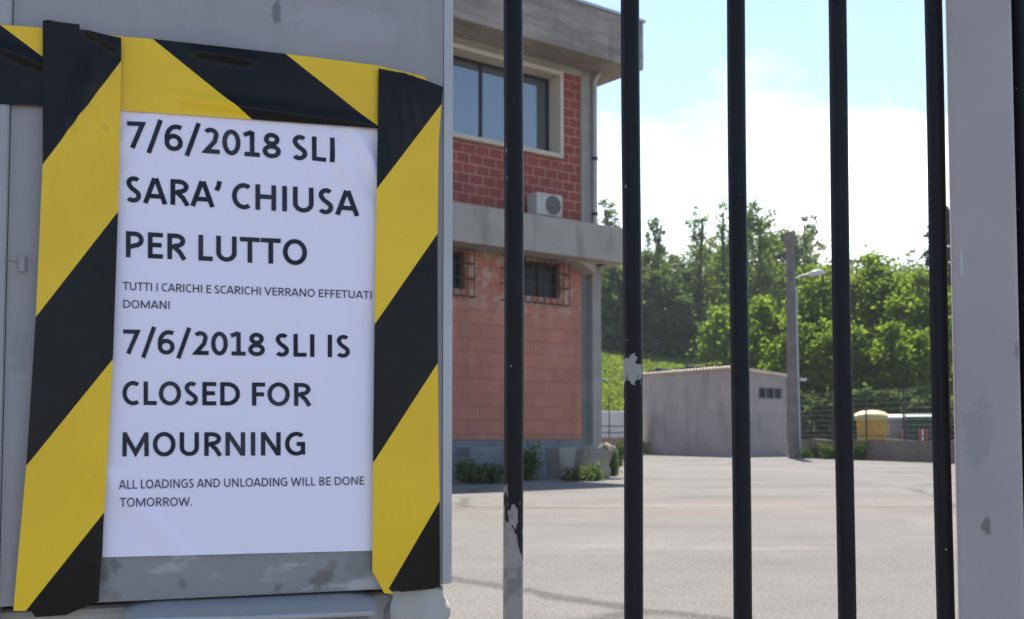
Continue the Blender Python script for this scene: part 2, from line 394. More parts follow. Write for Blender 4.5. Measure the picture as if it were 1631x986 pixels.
# lower wall, with two barred windows
lw = []                                        # openings (u0,u1,z0,z1)
a0 = FB.hit(806, 470); a1 = FB.hit(893, 412)
LO = (a0[0], a1[0], FB.hit(850, 472)[1], FB.hit(850, 415)[1])
wwid = LO[1] - LO[0]; pitch_w = FB.hit(893, 450)[0] - FB.hit(741, 450)[0]
LOS = [(LO[0] - k * pitch_w, LO[1] - k * pitch_w, LO[2], LO[3]) for k in range(5)]
uB = FB.hit(926, 600)[0]                       # brick ends, column begins
b = MB(); ucur = U0
for (p, q, r0, r1) in reversed(LOS):
    b.box(FB, ucur, p, 0, .3, zpl, zlb); b.box(FB, p, q, 0, .3, zpl, r0); b.box(FB, p, q, 0, .3, r1, zlb); ucur = q
b.box(FB, ucur, uB, 0, .3, zpl, zlb)
b.build('lower_wall', LBRICK, bld)
MB().box(FB, U0, uB + .1, .012, .31, -.3, zpl - .004).build('plinth', PLINTH, bld)
b = MB().box(FB, U0 + .01, uc - .02, .31, D, -.3, zlt - .05); b.build('core_wall', LBRICK, bld)
ucd = FB.hit(938, 600)[0]
MB().box(FB, uB + .003, ucd, .03, .4, -.3, zlb).build('column', PLINTH, bld)
MB().box(FB, ucd, uc, -.12, .45, -.3, zlb).build('column', COLM, bld, bevel=.015)
for k, (p, q, r0, r1) in enumerate(LOS):
    wn = MB()
    t = .05
    wn.box(FB, p, q, .12, .16, r0, r0 + t).box(FB, p, q, .12, .16, r1 - t, r1)
    for j in range(4):
        uu = p + (q - p) * j / 3; uu = min(max(uu, p + t / 2), q - t / 2); wn.box(FB, uu - t / 2, uu + t / 2, .118, .162, r0, r1)
    wo = wn.build('window', IRON, bld)
    MB().box(FB, p, q, .165, .18, r0, r1).build('pane', DARKGLASS, wo)
    g = MB(); e = .12; z0, z1 = r0 - .14, r1 + .04; nb = 10
    for j in range(nb + 1):
        uu = p - e + (q - p + 2 * e) * j / nb
        g.tube([FB.w(uu, -.01, z1), FB.w(uu, -.13, z1), FB.w(uu, -.13, z0), FB.w(uu, -.01, z0)], .011, 6)
    for zz in (z0, (z0 * .62 + z1 * .38), (z0 * .3 + z1 * .7), z1):
        g.tube([FB.w(p - e, 0, zz), FB.w(p - e, -.14, zz), FB.w(q + e, -.14, zz), FB.w(q + e, 0, zz)], .012, 6)
    g.build('window_grille', IRON, bld)
# floor ledge
MB().box(FB, U0, uled, -.7, .0, zlb, zlt).box(FB, U0, uled, 0.0, D + .3, zlb + .004, zlt - .004).build('ledge', CONC2, bld, bevel=.012)
# upper wall
uUB = FB.hit(924, 250)[0]; uUC = FB.hit(946, 250)[0]
wr = FB.hit(893, 200)[0]; wz0 = FB.hit(893, 254)[1]; wz1 = FB.hit(893, 116)[1]
WW = wr - FB.hit(690, 200)[0]
zbeam = FB.hit(905, 118)[1]
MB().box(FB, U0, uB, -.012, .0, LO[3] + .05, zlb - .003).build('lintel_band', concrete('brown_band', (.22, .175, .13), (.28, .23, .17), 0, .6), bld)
b = MB(); b.box(FB, wr, uUB, 0, .3, zlt, zbeam)
wl = wr - 3.6
b.box(FB, wl, wr, 0, .3, zlt, wz0)
for k in range(1, 3):
    pass
b.box(FB, wl - 2.2, wl, 0, .3, zlt, zbeam); b.box(FB, wl - 5.8, wl - 2.2, 0, .3, zlt, wz0); b.box(FB, U0, wl - 5.8, 0, .3, zlt, zbeam)
b.build('upper_wall', UBRICK, bld)
MB().box(FB, U0, uUC - .1, -.02, .35, max(zbeam, wz1) + .003, zfb + .1).build('roof_beam', CONC2, bld)
MB().box(FB, U0, wl - 5.81, .31, D, zlt, zfb).box(FB, U0, uUC - .05, 1.2, D, zlt, zfb).build('core_wall', UBRICK, bld)
MB().box(FB, uUB + .003, uUC, -.03, .4, zlt, zfb).build('column', COLM, bld, bevel=.012)
for (p, q) in ((wl, wr), (wl - 5.8, wl - 2.2)):
    t = .09; fr = MB()
    fr.box(FB, p + .002, p + t, -.1, .32, wz0, wz1).box(FB, q - t, q - .002, -.1, .32, wz0, wz1)
    fr.box(FB, p + t, q - t, -.1, .32, wz1 - t, wz1).box(FB, p + t, q - t, -.1, .32, wz0, wz0 + t)
    wo = fr.build('window', CONC3, bld, bevel=.008)
    mf = MB(); s_ = .06; n = 4
    A, B_, Z0, Z1 = p + t + .002, q - t - .002, wz0 + t + .002, wz1 - t - .002
    mf.box(FB, A, B_, .26, .31, Z0, Z0 + s_).box(FB, A, B_, .26, .31, Z1 - s_, Z1)
    for j in range(n + 1):
        uu = A + (B_ - A) * j / n; uu = min(max(uu, A + s_ / 2), B_ - s_ / 2)
        mf.box(FB, uu - s_ / 2, uu + s_ / 2, .257, .313, Z0, Z1)
    mf.build('frame', DARKFRAME, wo)
    MB().box(FB, A, B_, .285, .30, Z0, Z1).build('pane', GLASS, wo)
# roof
rf = MB().box(FB, U0, uroof, -OV, D + 1, zfb, zft).build('roof', CONC, bld, bevel=.015)
MB().box(FB, U0, uroof + .03, -OV - .04, D + 1.04, zft + .003, zft + .06).build('flashing', GALV, rf)
# downpipe
pu = FB.hit(947.5, 250, -.1)[0]; zel = FB.hit(948, 128, -.1)[1]; q1 = FB.hit(966, 99, -.1)
b = MB(); b.tube([FB.w(q1[0], -.1, q1[1] + .04), FB.w(q1[0], -.1, q1[1]), FB.w(pu + .02, -.1, zel + .03), FB.w(pu, -.1, zel - .06), FB.w(pu, -.1, zlt)], .05, 10)
pd = b.build('downpipe', PIPE, bld, smooth=True)
for zz in (zlt + .35, zlt + 1.5):
    b = MB(); b.tube([FB.w(pu, -.1, zz - .03), FB.w(pu, -.1, zz + .03)], .065, 10); b.build('pipe_clamp', DARKFRAME, pd)
# arched bracket under the ledge beside the barred window
bu = FB.hit(917, 420)[0]; b = MB(); n = 12; vs = []
for i in range(n + 1):
    t = i / n; uu = bu - .62 + .78 * t; dz = .02 + .22 * t ** 2.4
    for v in (-.42, -.02):
        vs += [FB.w(uu, v, zlb - .003), FB.w(uu, v, zlb - dz)]
b.add(vs, [(4*i, 4*i+4, 4*i+5, 4*i+1) for i in range(n)] + [(4*i+2, 4*i+3, 4*i+7, 4*i+6) for i in range(n)] + [(4*i+1, 4*i+5, 4*i+7, 4*i+3) for i in range(n)] + [(0, 1, 3, 2), (4*n, 4*n+2, 4*n+3, 4*n+1)] + [(4*i, 4*i+2, 4*i+6, 4*i+4) for i in range(n)])
b.build('bracket', CONC2, bld)
sc_ = FB.hit(952, 420, -.15)
b = MB().box(FB, sc_[0] - .05, sc_[0] + .06, -.32, -.14, sc_[1] - .06, sc_[1] + .06); b.build('camera_housing', DARKFRAME, bld, bevel=.02)

# air conditioner on the ledge
au, az = FB.hit(868, 345, -.4)[0], zlt
ac = thing('air_conditioner', 'white outdoor air conditioner unit standing on the concrete ledge', 'air conditioner', FB.w(au, -.4, az), BA)
W2 = .32
MB().box(FB, au - W2, au + W2, -.55, -.25, az + .05, az + .49).build('casing', ACWHITE, ac, bevel=.02)
b = MB()
for k in range(7):
    r_ = (.03 + .03 * k) * .87; b.tube([FB.w(au + .08 + r_ * math.cos(q), -.562, az + .27 + r_ * math.sin(q)) for q in np.linspace(0, 2 * math.pi, 25)], .006, 5, cap=False)
for q in range(6): b.tube([FB.w(au + .08, -.566, az + .27), FB.w(au + .08 + .18 * math.cos(q * 1.047), -.566, az + .27 + .18 * math.sin(q * 1.047))], .006, 5)
b.build('fan_grille', ACGREY, ac)
b = MB(); b.tube([FB.w(au + .08, -.5505, az + .27), FB.w(au + .08, -.556, az + .27)], .187, 24); b.build('fan_opening', simple('fan_dark', (.10, .10, .10)), ac)
for sx in (-1, 1): MB().box(FB, au + sx * .25 - .03, au + sx * .25 + .03, -.54, -.26, az, az + .05).build('foot', ACGREY, ac)

# blocks and rubble at the foot of the wall
def rock(mb, c, sx, sy, sz, seed, ang, boxy=.6):
    bm = bmesh.new(); bmesh.ops.create_cube(bm, size=2); bmesh.ops.subdivide_edges(bm, edges=bm.edges[:], cuts=7, use_grid_fill=True)
    rm = Matrix.Rotation(ang, 3, 'Z'); vs = []
    for v in bm.verts:
        p = v.co.copy(); s = p.normalized() * 1.25; p = p * boxy + s * (1 - boxy)
        p += p.normalized() * (.24 * noise.noise(p * 1.3 + Vector((seed, 0, 0))) + .13 * noise.noise(p * 3.6 + Vector((seed, 5, 0))))
        vs.append(Vector(c) + rm @ Vector((p.x * sx, p.y * sy, p.z * sz)))
    bm.verts.index_update(); mb.add(vs, [[v.index for v in f.verts] for f in bm.faces]); bm.free()
def prism(mb, c, ang, w0, w1, d0, d1, h):     # a block that narrows upwards
    rm = Matrix.Rotation(ang, 3, 'Z'); c = Vector(c)
    P = [(sx * w / 2, sy * d / 2, z) for (w, d, z) in ((w0, d0, -.02), (w1, d1, h)) for (sx, sy) in ((-1, -1), (1, -1), (1, 1), (-1, 1))]
    mb.add([c + rm @ Vector(p) for p in P], [(3, 2, 1, 0), (4, 5, 6, 7), (0, 1, 5, 4), (1, 2, 6, 5), (2, 3, 7, 6), (3, 0, 4, 7)])
g1 = ground(768, 764); o = MB(); prism(o, g1, BA, .95, .8, .5, .42, .56)
tag(o.build('concrete_block', PLINTH, bevel=.03), 'grey concrete block against the plinth, behind dark weeds at left', 'block')
g2 = ground(893, 762); o = MB(); prism(o, g2, BA, .30, .40, .4, .4, .55)
tag(o.build('concrete_block', COLM, bevel=.02), 'narrow pale grey concrete block leaning beside the rubble stone', 'block')
g3 = ground(938, 761); o = MB(); rock(o, (g3.x, g3.y, .22), .36, .26, .30, 3.3, BA, .35)
tag(o.build('boulder', RUBBLE, smooth=True), 'rough brown rubble stone at the building corner', 'stone')
g4 = ground(968, 757); o = MB(); rock(o, (g4.x, g4.y + .3, .12), .2, .2, .42, 8.1, BA + .4, .4)
tag(o.build('boulder', RUBBLE, smooth=True), 'small sunlit stone just past the building corner', 'stone')

# ------------------------------------------------------------------ leaves
def leaves(name, P, size, mat, parent=None, up=.35, elong=1.5, flat=False):
    P = np.asarray(P); n = len(P)
    nrm = np.random.normal(size=(n, 3)); nrm[:, 2] = np.abs(nrm[:, 2]) + up; nrm /= np.linalg.norm(nrm, axis=1)[:, None]
    t = np.random.normal(size=(n, 3)); t -= (t * nrm).sum(1)[:, None] * nrm; t /= np.linalg.norm(t, axis=1)[:, None]
    s = np.cross(nrm, t); sz = (size * np.random.uniform(.6, 1.35, n))[:, None]
    V = np.empty((n, 4, 3))
    V[:, 0] = P - t * sz * .5 * elong; V[:, 1] = P - s * sz * .42 + t * sz * .05
    V[:, 2] = P + t * sz * .5 * elong + nrm * sz * -.12; V[:, 3] = P + s * sz * .42 + t * sz * .05
    V = V.reshape(-1, 3)
    im = np.array(inv_of(parent)); V = V @ im[:3, :3].T + im[:3, 3]
    me = bpy.data.meshes.new(name); me.vertices.add(4 * n); me.loops.add(4 * n); me.polygons.add(n)
    me.vertices.foreach_set('co', V.ravel()); me.loops.foreach_set('vertex_index', np.arange(4 * n, dtype=np.int32))
    me.polygons.foreach_set('loop_start', np.arange(0, 4 * n, 4, dtype=np.int32)); me.polygons.foreach_set('loop_total', np.full(n, 4, dtype=np.int32))
    me.update(); me.validate(); me.materials.append(mat)
    o = bpy.data.objects.new(name, me); S.collection.objects.link(o)
    if parent is not None: o.parent = parent
    return o

def tree(px, Y, ytop, wpx, mat, label, nclump=40, per=150, lsize=.22, base=.3, shape='round', name='tree', group='trees on the slope behind the yard', trunk=.16, bark=None, spread=.75, z0=None):
    top = at(px, ytop, Y); zb = terrain(top.x, Y) if z0 is None else z0
    zb = max(zb, 0) - .05
    H = top.z - zb; wdt = wpx * Y / F; root = Vector((top.x, Y, zb))
    o = thing(name, label, 'tree', root, 0, group)
    rng = random.Random(int(px * 7 + Y * 13))
    cl = []
    for k in range(nclump):
        if shape == 'round':
            while True:
                q = Vector((rng.uniform(-1, 1), rng.uniform(-1, 1), rng.uniform(-1, 1)))
                if .25 < q.length < 1: break
            q = q * (1 if q.length > .55 else 1.5)
            zc = zb + H * (base + (1 - base) * .5) + q.z * H * (1 - base) * .46
            p = Vector((root.x + q.x * wdt * .46, Y + q.y * wdt * .42, zc)); rad = wdt * .115 * rng.uniform(.6, 1.5)
        elif shape == 'tall':
            t = rng.random() ** .85; zc = zb + H * (base + (1 - base) * t)
            rr = wdt * .5 * (1 - .62 * t ** 2) * rng.uniform(.15, 1); an = rng.uniform(0, 6.28)
            p = Vector((root.x + rr * math.cos(an), Y + rr * math.sin(an), zc)); rad = wdt * .15 * (1 - .5 * t) * rng.uniform(.5, 1.4)
        else:                              # pine: flat layers
            t = rng.random(); zc = zb + H * (base + (1 - base) * t); rr = wdt * .5 * (1 - t * .7) * rng.uniform(.4, 1); an = rng.uniform(0, 6.28)
            p = Vector((root.x + rr * math.cos(an), Y + rr * math.sin(an), zc)); rad = wdt * .13 * rng.uniform(.7, 1.3)
        cl.append((p, rad))
    tb = MB(); lean = Vector((rng.uniform(-.05, .05) * H, 0, 0)); hs = [0, .15, .35, .55, .75, .92]
    path = [root + Vector((0, 0, H * h)) + lean * h * h + Vector((rng.uniform(-.1, .1), rng.uniform(-.1, .1), 0)) * (h > 0) for h in hs]
    tb.tube(path, [trunk * H / 8 * (1 - .85 * h) + .02 for h in hs], 7)
    for (p, rad) in rng.sample(cl, min(len(cl), 16)):
        h = max(.12, min(.85, (p.z - zb) / H - rng.uniform(.12, .25))); i = max(k for k in range(len(hs)) if hs[k] <= h); 
        f = (h - hs[i]) / ((hs[i + 1] if i + 1 < len(hs) else 1) - hs[i]); s0 = path[i].lerp(path[min(i + 1, len(path) - 1)], f)
        mid = s0.lerp(p, .5) + Vector((0, 0, .06 * H * rng.uniform(0, 1)))
        r0 = trunk * H / 8 * .42 * (1 - .6 * h); tb.tube([s0, mid, p], [r0 + .01, r0 * .6 + .008, .012], 5)
    tb.build('trunk', bark or BARK, o, smooth=True)
    P = []
    rs = np.random.RandomState(int(px * 3 + Y))
    for (p, rad) in cl:
        n = int(per * rs.uniform(.6, 1.3) * ((1 - .72 * max(0, (p.z - zb) / H - .4) / .6) if shape == 'tall' else 1)); d = rs.normal(size=(n, 3)); d /= np.linalg.norm(d, axis=1)[:, None]
        r = rad * rs.uniform(.15, 1, n) ** .45
        r = r * (1 + .7 * rs.normal(size=n).clip(-1, 1.8) * (rs.rand(n) > .5))
        q = d * r[:, None] * np.array([1.25, 1.25, 1.15 if shape == 'tall' else .85]); P.append(np.array(p) + q)
    P = np.vstack(P); P = P[P[:, 2] > zb + .15]
    leaves('crown', P, lsize, mat, o)
    return o

# far wood on the hill: one mass
rs = np.random.RandomState(5); P = []
for k in range(1150):
    y = rs.uniform(76, 178); x = rs.uniform(-.06, .62) * y + rs.uniform(-3, 3); z = terrain(x, y); h = rs.uniform(2.2, 5.4); wd = rs.uniform(1.4, 2.7)
    n = int(62 * (100 / y)); d = rs.normal(size=(n, 3)); d /= np.linalg.norm(d, axis=1)[:, None]
    d[:, 2] = np.abs(d[:, 2]) * 1.1 - .15
    P.append(np.array([x, y, z]) + d * np.array([wd, wd, h]) * (rs.uniform(.6, 1.08, n)[:, None]))
tag(leaves('far_wood', np.vstack(P), .52, LF_FAR), 'distant green wood covering the hill behind everything', 'wood', kind='stuff')

G1 = 'trees on the slope behind the yard'
tree(968, 84, 320, 60, LF_MID, 'slender tree top showing just above the concrete ledge', 60, 70, .17, .35, 'tall')
tree(985, 76, 420, 105, LF_DRK, 'dark bushy tree directly right of the building corner', 80, 130, .22, .02, 'round', bark=IVYB)
tree(1043, 79, 340, 60, LF_MID, 'thin pointed tree right of the second gate bar', 70, 70, .17, .12, 'tall')
tree(1060, 75, 425, 84, LF_DRK, 'darkest ivy covered tree behind the left end of the shed', 80, 140, .22, .0, 'round', bark=IVYB)
tree(1112, 80, 328, 74, LF_MID, 'tall ragged tree with open top against white sky', 80, 50, .17, .08, 'tall')
tree(1096, 77, 430, 62, LF_DRK, 'dark slender ivy trunk tree above the shed roof', 60, 100, .2, .02, 'tall', bark=IVYB)
tree(1152, 82, 318, 80, LF_MID, 'tall sparse tree left of the third gate bar', 76, 45, .17, .12, 'tall')
tree(1203, 78, 326, 120, LF_MID, 'tall full tree immediately right of the third gate bar', 120, 95, .19, .04, 'tall')
tree(1250, 84, 352, 125, LF_MID, 'broad tree rising behind the top of the concrete pole', 100, 95, .2, .05, 'round')
tree(1288, 88, 342, 64, LF_DRK, 'greyish open topped tree right of the pole top', 56, 60, .19, .2, 'tall')
tree(1160, 64, 480, 92, LF_ROB, 'bright low tree above the middle of the shed roof', 90, 110, .17, .0, 'round')
tree(1100, 75, 505, 60, LF_MID, 'small pale shrubby tree at the meadow edge', 50, 90, .16, .0, 'round')
tree(1215, 52, 468, 120, LF_ROB, 'bright green tree between third bar and concrete pole', 95, 110, .16, .02, 'round')
tree(1310, 52, 404, 130, LF_ROB, 'light green tree behind the street lamp head', 120, 120, .16, .04, 'round')
tree(1262, 47, 500, 100, LF_ROB, 'low light green tree partly hidden by the pole', 80, 100, .15, .03, 'round')
tree(1400, 51, 398, 165, LF_ROB, 'largest light green tree above the yellow bin', 160, 120, .16, .06, 'round')
tree(1465, 48, 420, 120, LF_ROB, 'light green tree beside the fifth gate bar', 110, 115, .16, .06, 'round')
tree(1335, 46, 500, 110, LF_ROB, 'low spreading tree behind the fourth gate bar', 90, 105, .15, .05, 'round')
tree(1430, 45, 505, 120, LF_ROB, 'low tree with drooping branches over the bins', 90, 105, .15, .12, 'round')
tree(1540, 50, 440, 110, LF_ROB, 'light green tree half hidden behind the white post', 80, 100, .16, .08, 'round')
tree(1024, 86, 388, 95, LF_FAR, 'pale green tree filling the gap right of the building ledge', 80, 80, .2, .02, 'round')
tree(1078, 88, 404, 90, LF_FAR, 'low pale tree under the gap of white sky', 70, 80, .2, .02, 'round')
tree(1136, 88, 372, 95, LF_MID, 'pale round tree between the ragged tree and third gate bar', 80, 80, .2, .02, 'round')
tree(1190, 86, 352, 115, LF_MID, 'pale round tree crown behind the third gate bar', 95, 85, .2, .02, 'round')
tree(1500, 66, 340, 82, LF_PIN, 'dark pine rising beside the white gate post', 80, 95, .18, .3, 'pine', name='pine_tree')
# undergrowth behind the fence
def shrub(px, Y, ytop, wpx, mat, label, n=18, per=120, ls=.17, group='shrubs in the shade behind the fence'):
    top = at(px, ytop, Y); zb = max(0, terrain(top.x, Y)) - .03; H = top.z - zb; wd = wpx * Y / F
    o = thing('shrub', label, 'shrub', (top.x, Y, zb), 0, group); rng = np.random.RandomState(int(px))
    P = []; st = MB()
    for k in range(n):
        c = np.array([top.x + rng.uniform(-.5, .5) * wd, Y + rng.uniform(-.5, .5) * wd * .7, zb + H * rng.uniform(.12, .85)]); d = rng.normal(size=(per, 3)); P.append(c + d * wd * .09)
        st.tube([(top.x, Y, zb), tuple(c)], [.03, .01], 4)
    P = np.vstack(P); P = P[P[:, 2] > zb + .03]
    st.build('stem', IVYB, o); leaves('foliage', P, ls, mat, o); return o
for i, (px, Y, yt, wp, lab) in enumerate([(1295, 43, 618, 60, 'dark shrub just right of the pole behind the fence'), (1340, 42.5, 622, 70, 'dark shrub behind the fourth bar and fence'),
        (1385, 42, 612, 66, 'dark shrub right behind the yellow bin'), (1432, 42, 615, 66, 'dark shrub behind the pale bin'), (1476, 41.5, 618, 60, 'dark shrub behind the dark green bin'),
        (1515, 41, 625, 60, 'dark shrub at the white post')]):
    shrub(px, Y, yt, wp, LF_DRK, lab)
# meadow grass on the slope: one mass
P = []
for k in range(42000):
    y = 42 + 34 * random.random(); x = (.04 + .22 * random.random()) * y
    P.append((x, y, terrain(x, y) + random.uniform(.02, .32)))
tag(leaves('meadow_grass', P, .11, LF_GRS, up=0, elong=2.6), 'tall bright green grass on the slope behind the shed', 'grass', kind='stuff')

# ------------------------------------------------------------------ shed
c0 = ground(1166, 727); FS = Frame(c0, SA)
shed = thing('shed', 'small grey rendered shed with corrugated roof and small three pane window', 'shed', FS.p, SA)
def shed_left():                        # length of the left face so that it ends behind the second bar
    d = ray(1018, 690); d = d.xy; p = FS.p.xy; v = FS.v.xy
    det = v.x * -d.y - v.y * -d.x; q = -p; t = (q.x * -d.y - q.y * -d.x) / det; return t
SD = shed_left(); SW = FS.hit(1254, 690)[0]
zs0 = FS.hit(1166, 587)[1]; slope = .085
wz = FS.hit(1210, 635)[1]; wz_ = FS.hit(1210, 617)[1]; wa = FS.hit(1208, 626)[0]; wb = FS.hit(1246, 626)[0]
b = MB(); zt = lambda u: zs0 - slope * u
def slab(u0, u1, z0, z1a, z1b, v0, v1):
    b.add([FS.w(u0, v0, z0), FS.w(u1, v0, z0), FS.w(u1, v1, z0), FS.w(u0, v1, z0), FS.w(u0, v0, z1a), FS.w(u1, v0, z1b), FS.w(u1, v1, z1b), FS.w(u0, v1, z1a)],
          [(3, 2, 1, 0), (4, 5, 6, 7), (0, 1, 5, 4), (1, 2, 6, 5), (2, 3, 7, 6), (3, 0, 4, 7)])
slab(0, wa, -.1, zt(0), zt(wa), 0, .2); slab(wb, SW, -.1, zt(wb), zt(SW), 0, .2); slab(wa, wb, -.1, wz, wz, 0, .2); slab(wa, wb, wz_, zt(wa), zt(wb), 0, .2)
slab(0, SW, -.1, zt(0), zt(SW), .2, SD)
b.build('wall', STUCCO, shed)
wf = MB()
for j in range(4):
    uu = wa + (wb - wa) * j / 3; uu = min(max(uu, wa + .03), wb - .03); wf.box(FS, uu - .03, uu + .03, .03, .08, wz, wz_)
wf.box(FS, wa, wb, .032, .078, wz, wz + .04).box(FS, wa, wb, .032, .078, wz_ - .04, wz_)
wo = wf.build('window', PLINTH, shed); MB().box(FS, wa, wb, .10, .12, wz, wz_).build('pane', DARKGLASS, wo)
b = MB(); n = int((SD + .3) / .03); vs = []; ov = .16
for k in range(n + 1):
    v = -.14 + (SD + .3) * k / n; h = .035 * math.sin(v * 2 * math.pi / .18)
    for u in (-ov, SW + ov): vs.append(FS.w(u, v, zs0 - slope * u + .05 + h))
    for u in (-ov, SW + ov): vs.append(FS.w(u, v, zs0 - slope * u + .02 + h))
fs = []
for k in range(n):
    a = 4 * k; fs += [(a, a + 1, a + 5, a + 4), (a + 2, a + 6, a + 7, a + 3), (a, a + 4, a + 6, a + 2), (a + 1, a + 3, a + 7, a + 5)]
fs += [(0, 2, 3, 1), (4 * n, 4 * n + 1, 4 * n + 3, 4 * n + 2)]
b.add(vs, fs); rfo = b.build('roof', ROOFSHEET, shed)
b = MB(); rr = random.Random(4)
for (v0, v1) in ((.3 * SD, .62 * SD), (.66 * SD, .95 * SD)):
    n = 9
    top = [FS.w(.25 + .12 * math.sin(k * 2.1), v0 + (v1 - v0) * k / n, zs0 + .08 + .10 * math.sin(math.pi * k / n) * rr.uniform(.6, 1)) for k in range(n + 1)]
    b.tube(top, [.05 + .05 * math.sin(math.pi * k / n) for k in range(n + 1)], 6)
b.build('tar_roll', TAR, rfo)
# lean tin patches and door-side stain are in the render itself

# ------------------------------------------------------------------ concrete pole with lamp
pb = ground(1265, 730); PT = at(1258, 372, pb.y)
pole = thing('utility_pole', 'tall grey concrete utility pole with a street lamp arm, beside the shed', 'pole', pb)
tp = Vector((PT.x, pb.y, PT.z))
b = MB(); b.tube([pb - Vector((0, 0, .2)), pb.lerp(tp, .5), tp], [.19, .165, .14], 12); b.build('shaft', POLEM, pole, smooth=True)
b = MB(); b.tube([tp - Vector((0, 0, .42)), tp - Vector((0, 0, .4)), tp + Vector((0, 0, .03)), tp + Vector((0, 0, .05))], [.15, .19, .19, .14], 12); b.build('cap', POLEM, pole)
b = MB()
b.tube([pb + Vector((.17, -.1, 0)), pb.lerp(tp, .5) + Vector((.14, -.1, 0)), pb.lerp(tp, .76) + Vector((.14, -.09, 0))], .035, 8); b.build('cable_conduit', GALV, pole, smooth=True)
for f in (.52, .62, .86):
    p = pb.lerp(tp, f); b = MB(); b.tube([p - Vector((0, 0, .02)), p + Vector((0, 0, .02))], .194 - .05 * f, 12); b.build('strap', POLEM, pole)
lh = at(1300, 436, pb.y); p0 = at(1262, 446, pb.y)
b = MB(); b.tube([p0, p0.lerp(lh, .4) + Vector((0, -.05, .06)), lh + Vector((-.25, -.1, -.02))], .028, 8); arm = b.build('lamp_arm', GALV, pole, smooth=True)
b = MB(); hd = lh + Vector((0, -.12, 0))
b.tube([hd + Vector((-.26, 0, -.05)), hd + Vector((-.2, 0, -.02)), hd + Vector((-.05, 0, .01)), hd + Vector((.16, 0, .03)), hd + Vector((.25, 0, .02))], [.04, .075, .095, .08, .035], 12)
b.build('lamp_head', LAMPW, pole, smooth=True)
s1 = at(1277, 605, pb.y); b = MB(); b.add([], []); FP = Frame(s1, 0)
b.box(FP, -.1, .1, -.22, -.12, s1.z - .05, s1.z + .04).tube([s1 + Vector((-.28, 0, 0)), s1 + Vector((0, -.15, 0))], .015, 6); b.build('junction_box', LAMPW, pole, bevel=.01)
for k, (dz, yy) in enumerate(((-.15, 322), (-.3, 345))):
    e = at(1620, yy, 30); s0 = tp + Vector((.1, 0, dz)); pts = [s0.lerp(e, t) - Vector((0, 0, 1.1 * 4 * t * (1 - t) * .35)) for t in np.linspace(0, 1, 14)]
    b = MB(); b.tube(pts, .012, 5)
    tag(b.build('overhead_wire', CABLE), ('upper' if k == 0 else 'lower') + ' thin wire strung from the pole top to the right', 'wire')

# ------------------------------------------------------------------ fence, low wall, bins
fa = at(1274, 690, 36.2); fb_ = at(1486, 690, 30.2)
d = (fb_ - fa); d.z = 0; LEN = d.length; fang = math.atan2(d.y, d.x)
FF = Frame(fa, fang)
E1 = LEN + 9
wall = MB(); n = 40
FFW = FF
vs = []; 
for k in range(n + 1):
    u = E1 * k / n; h = .60 + .05 * noise.noise(Vector((u * .8, 0, 0)))
    for (v, z) in ((-.14, -.1), (-.13, h), (.13, h), (.14, -.1)): vs.append(FF.w(u, v, z))
wall.add(vs, [(4 * k + j, 4 * k + 4 + j, 4 * k + 5 + j, 4 * k + 1 + j) for k in range(n) for j in range(3)] + [(0, 1, 2, 3), (4 * n + 3, 4 * n + 2, 4 * n + 1, 4 * n)])
tag(wall.build('low_wall', DIRTWALL), 'low dark mossy wall under the wire fence at right', 'wall')
fen = thing('wire_fence', 'dark wire mesh fence with thin posts on the low wall at right', 'fence', FF.w(0, 0, .6), fang)
ZF = 2.05
np_ = 9
for k in range(np_ + 1):
    u = .1 + (E1 - .2) * k / np_; b = MB(); b.tube([FF.w(u, 0, .45), FF.w(u, 0, ZF + .06)], .03, 8); b.build('post', FENCEM, fen)
for zz in (.72, ZF): b = MB(); b.tube([FF.w(0, 0, zz), FF.w(E1, 0, zz)], .022, 6); b.build('rail', FENCEM, fen)
b = MB(); u = 0
while u < E1: b.tube([FF.w(u, 0, .72), FF.w(u, 0, ZF)], .004, 3, cap=False); u += .12
z = .72
while z < ZF: b.tube([FF.w(0, 0, z), FF.w(E1, 0, z)], .004, 3, cap=False); z += .16
b.build('wire_mesh', FENCEM, fen)
# weeds growing along the wall foot
def weed(p, h, wd, label, n=160, ls=.05, group='weeds along the walls', mat=None):
    o = thing('weed', label, 'weed', (p[0], p[1], 0), 0, group); rng = np.random.RandomState(int(abs(p[0] * 97 + p[1] * 31)))
    st = MB(); P = []
    for k in range(14):
        e = Vector((p[0] + rng.uniform(-.5, .5) * wd, p[1] + rng.uniform(-.4, .4) * wd, h * rng.uniform(.55, 1))); s0 = Vector((p[0] + rng.uniform(-.2, .2) * wd, p[1] + rng.uniform(-.15, .15) * wd, -.02))
        st.tube([s0, s0.lerp(e, .6) + Vector((0, 0, .05 * h)), e], [.008, .006, .003], 4)
        for j in range(n * 2 // 14): P.append(tuple(s0.lerp(e, rng.uniform(.05, 1)) + Vector(tuple(rng.normal(size=3) * .075 * (wd + h)))))
    P = [q for q in P if q[2] > .01]
    st.build('stem', LF_WEED, o); leaves('foliage', P, ls * .7, mat or LF_WEED, o, up=0, elong=2.6); return o
weed(ground(838, 765), .55, .34, 'tall weed against the plinth right of the first gate bar', 420, .06)
weed(ground(772, 770), .26, .8, 'dark low weeds in front of the left concrete block', 520, .07, mat=LF_DRK)
weed(ground(742, 768), .34, .25, 'weed at the left end of the concrete block', 260, .06, mat=LF_DRK)
weed(ground(930, 766), .17, .7, 'low weeds in front of the rubble stone', 420, .06, mat=LF_DRK)
weed(ground(973, 758), .5, .25, 'sunlit weed at the building corner stone', 300, .05)
weed(ground(985, 742), .7, .4, 'leafy weed growing by the left edge of the second bar', 320, .06)
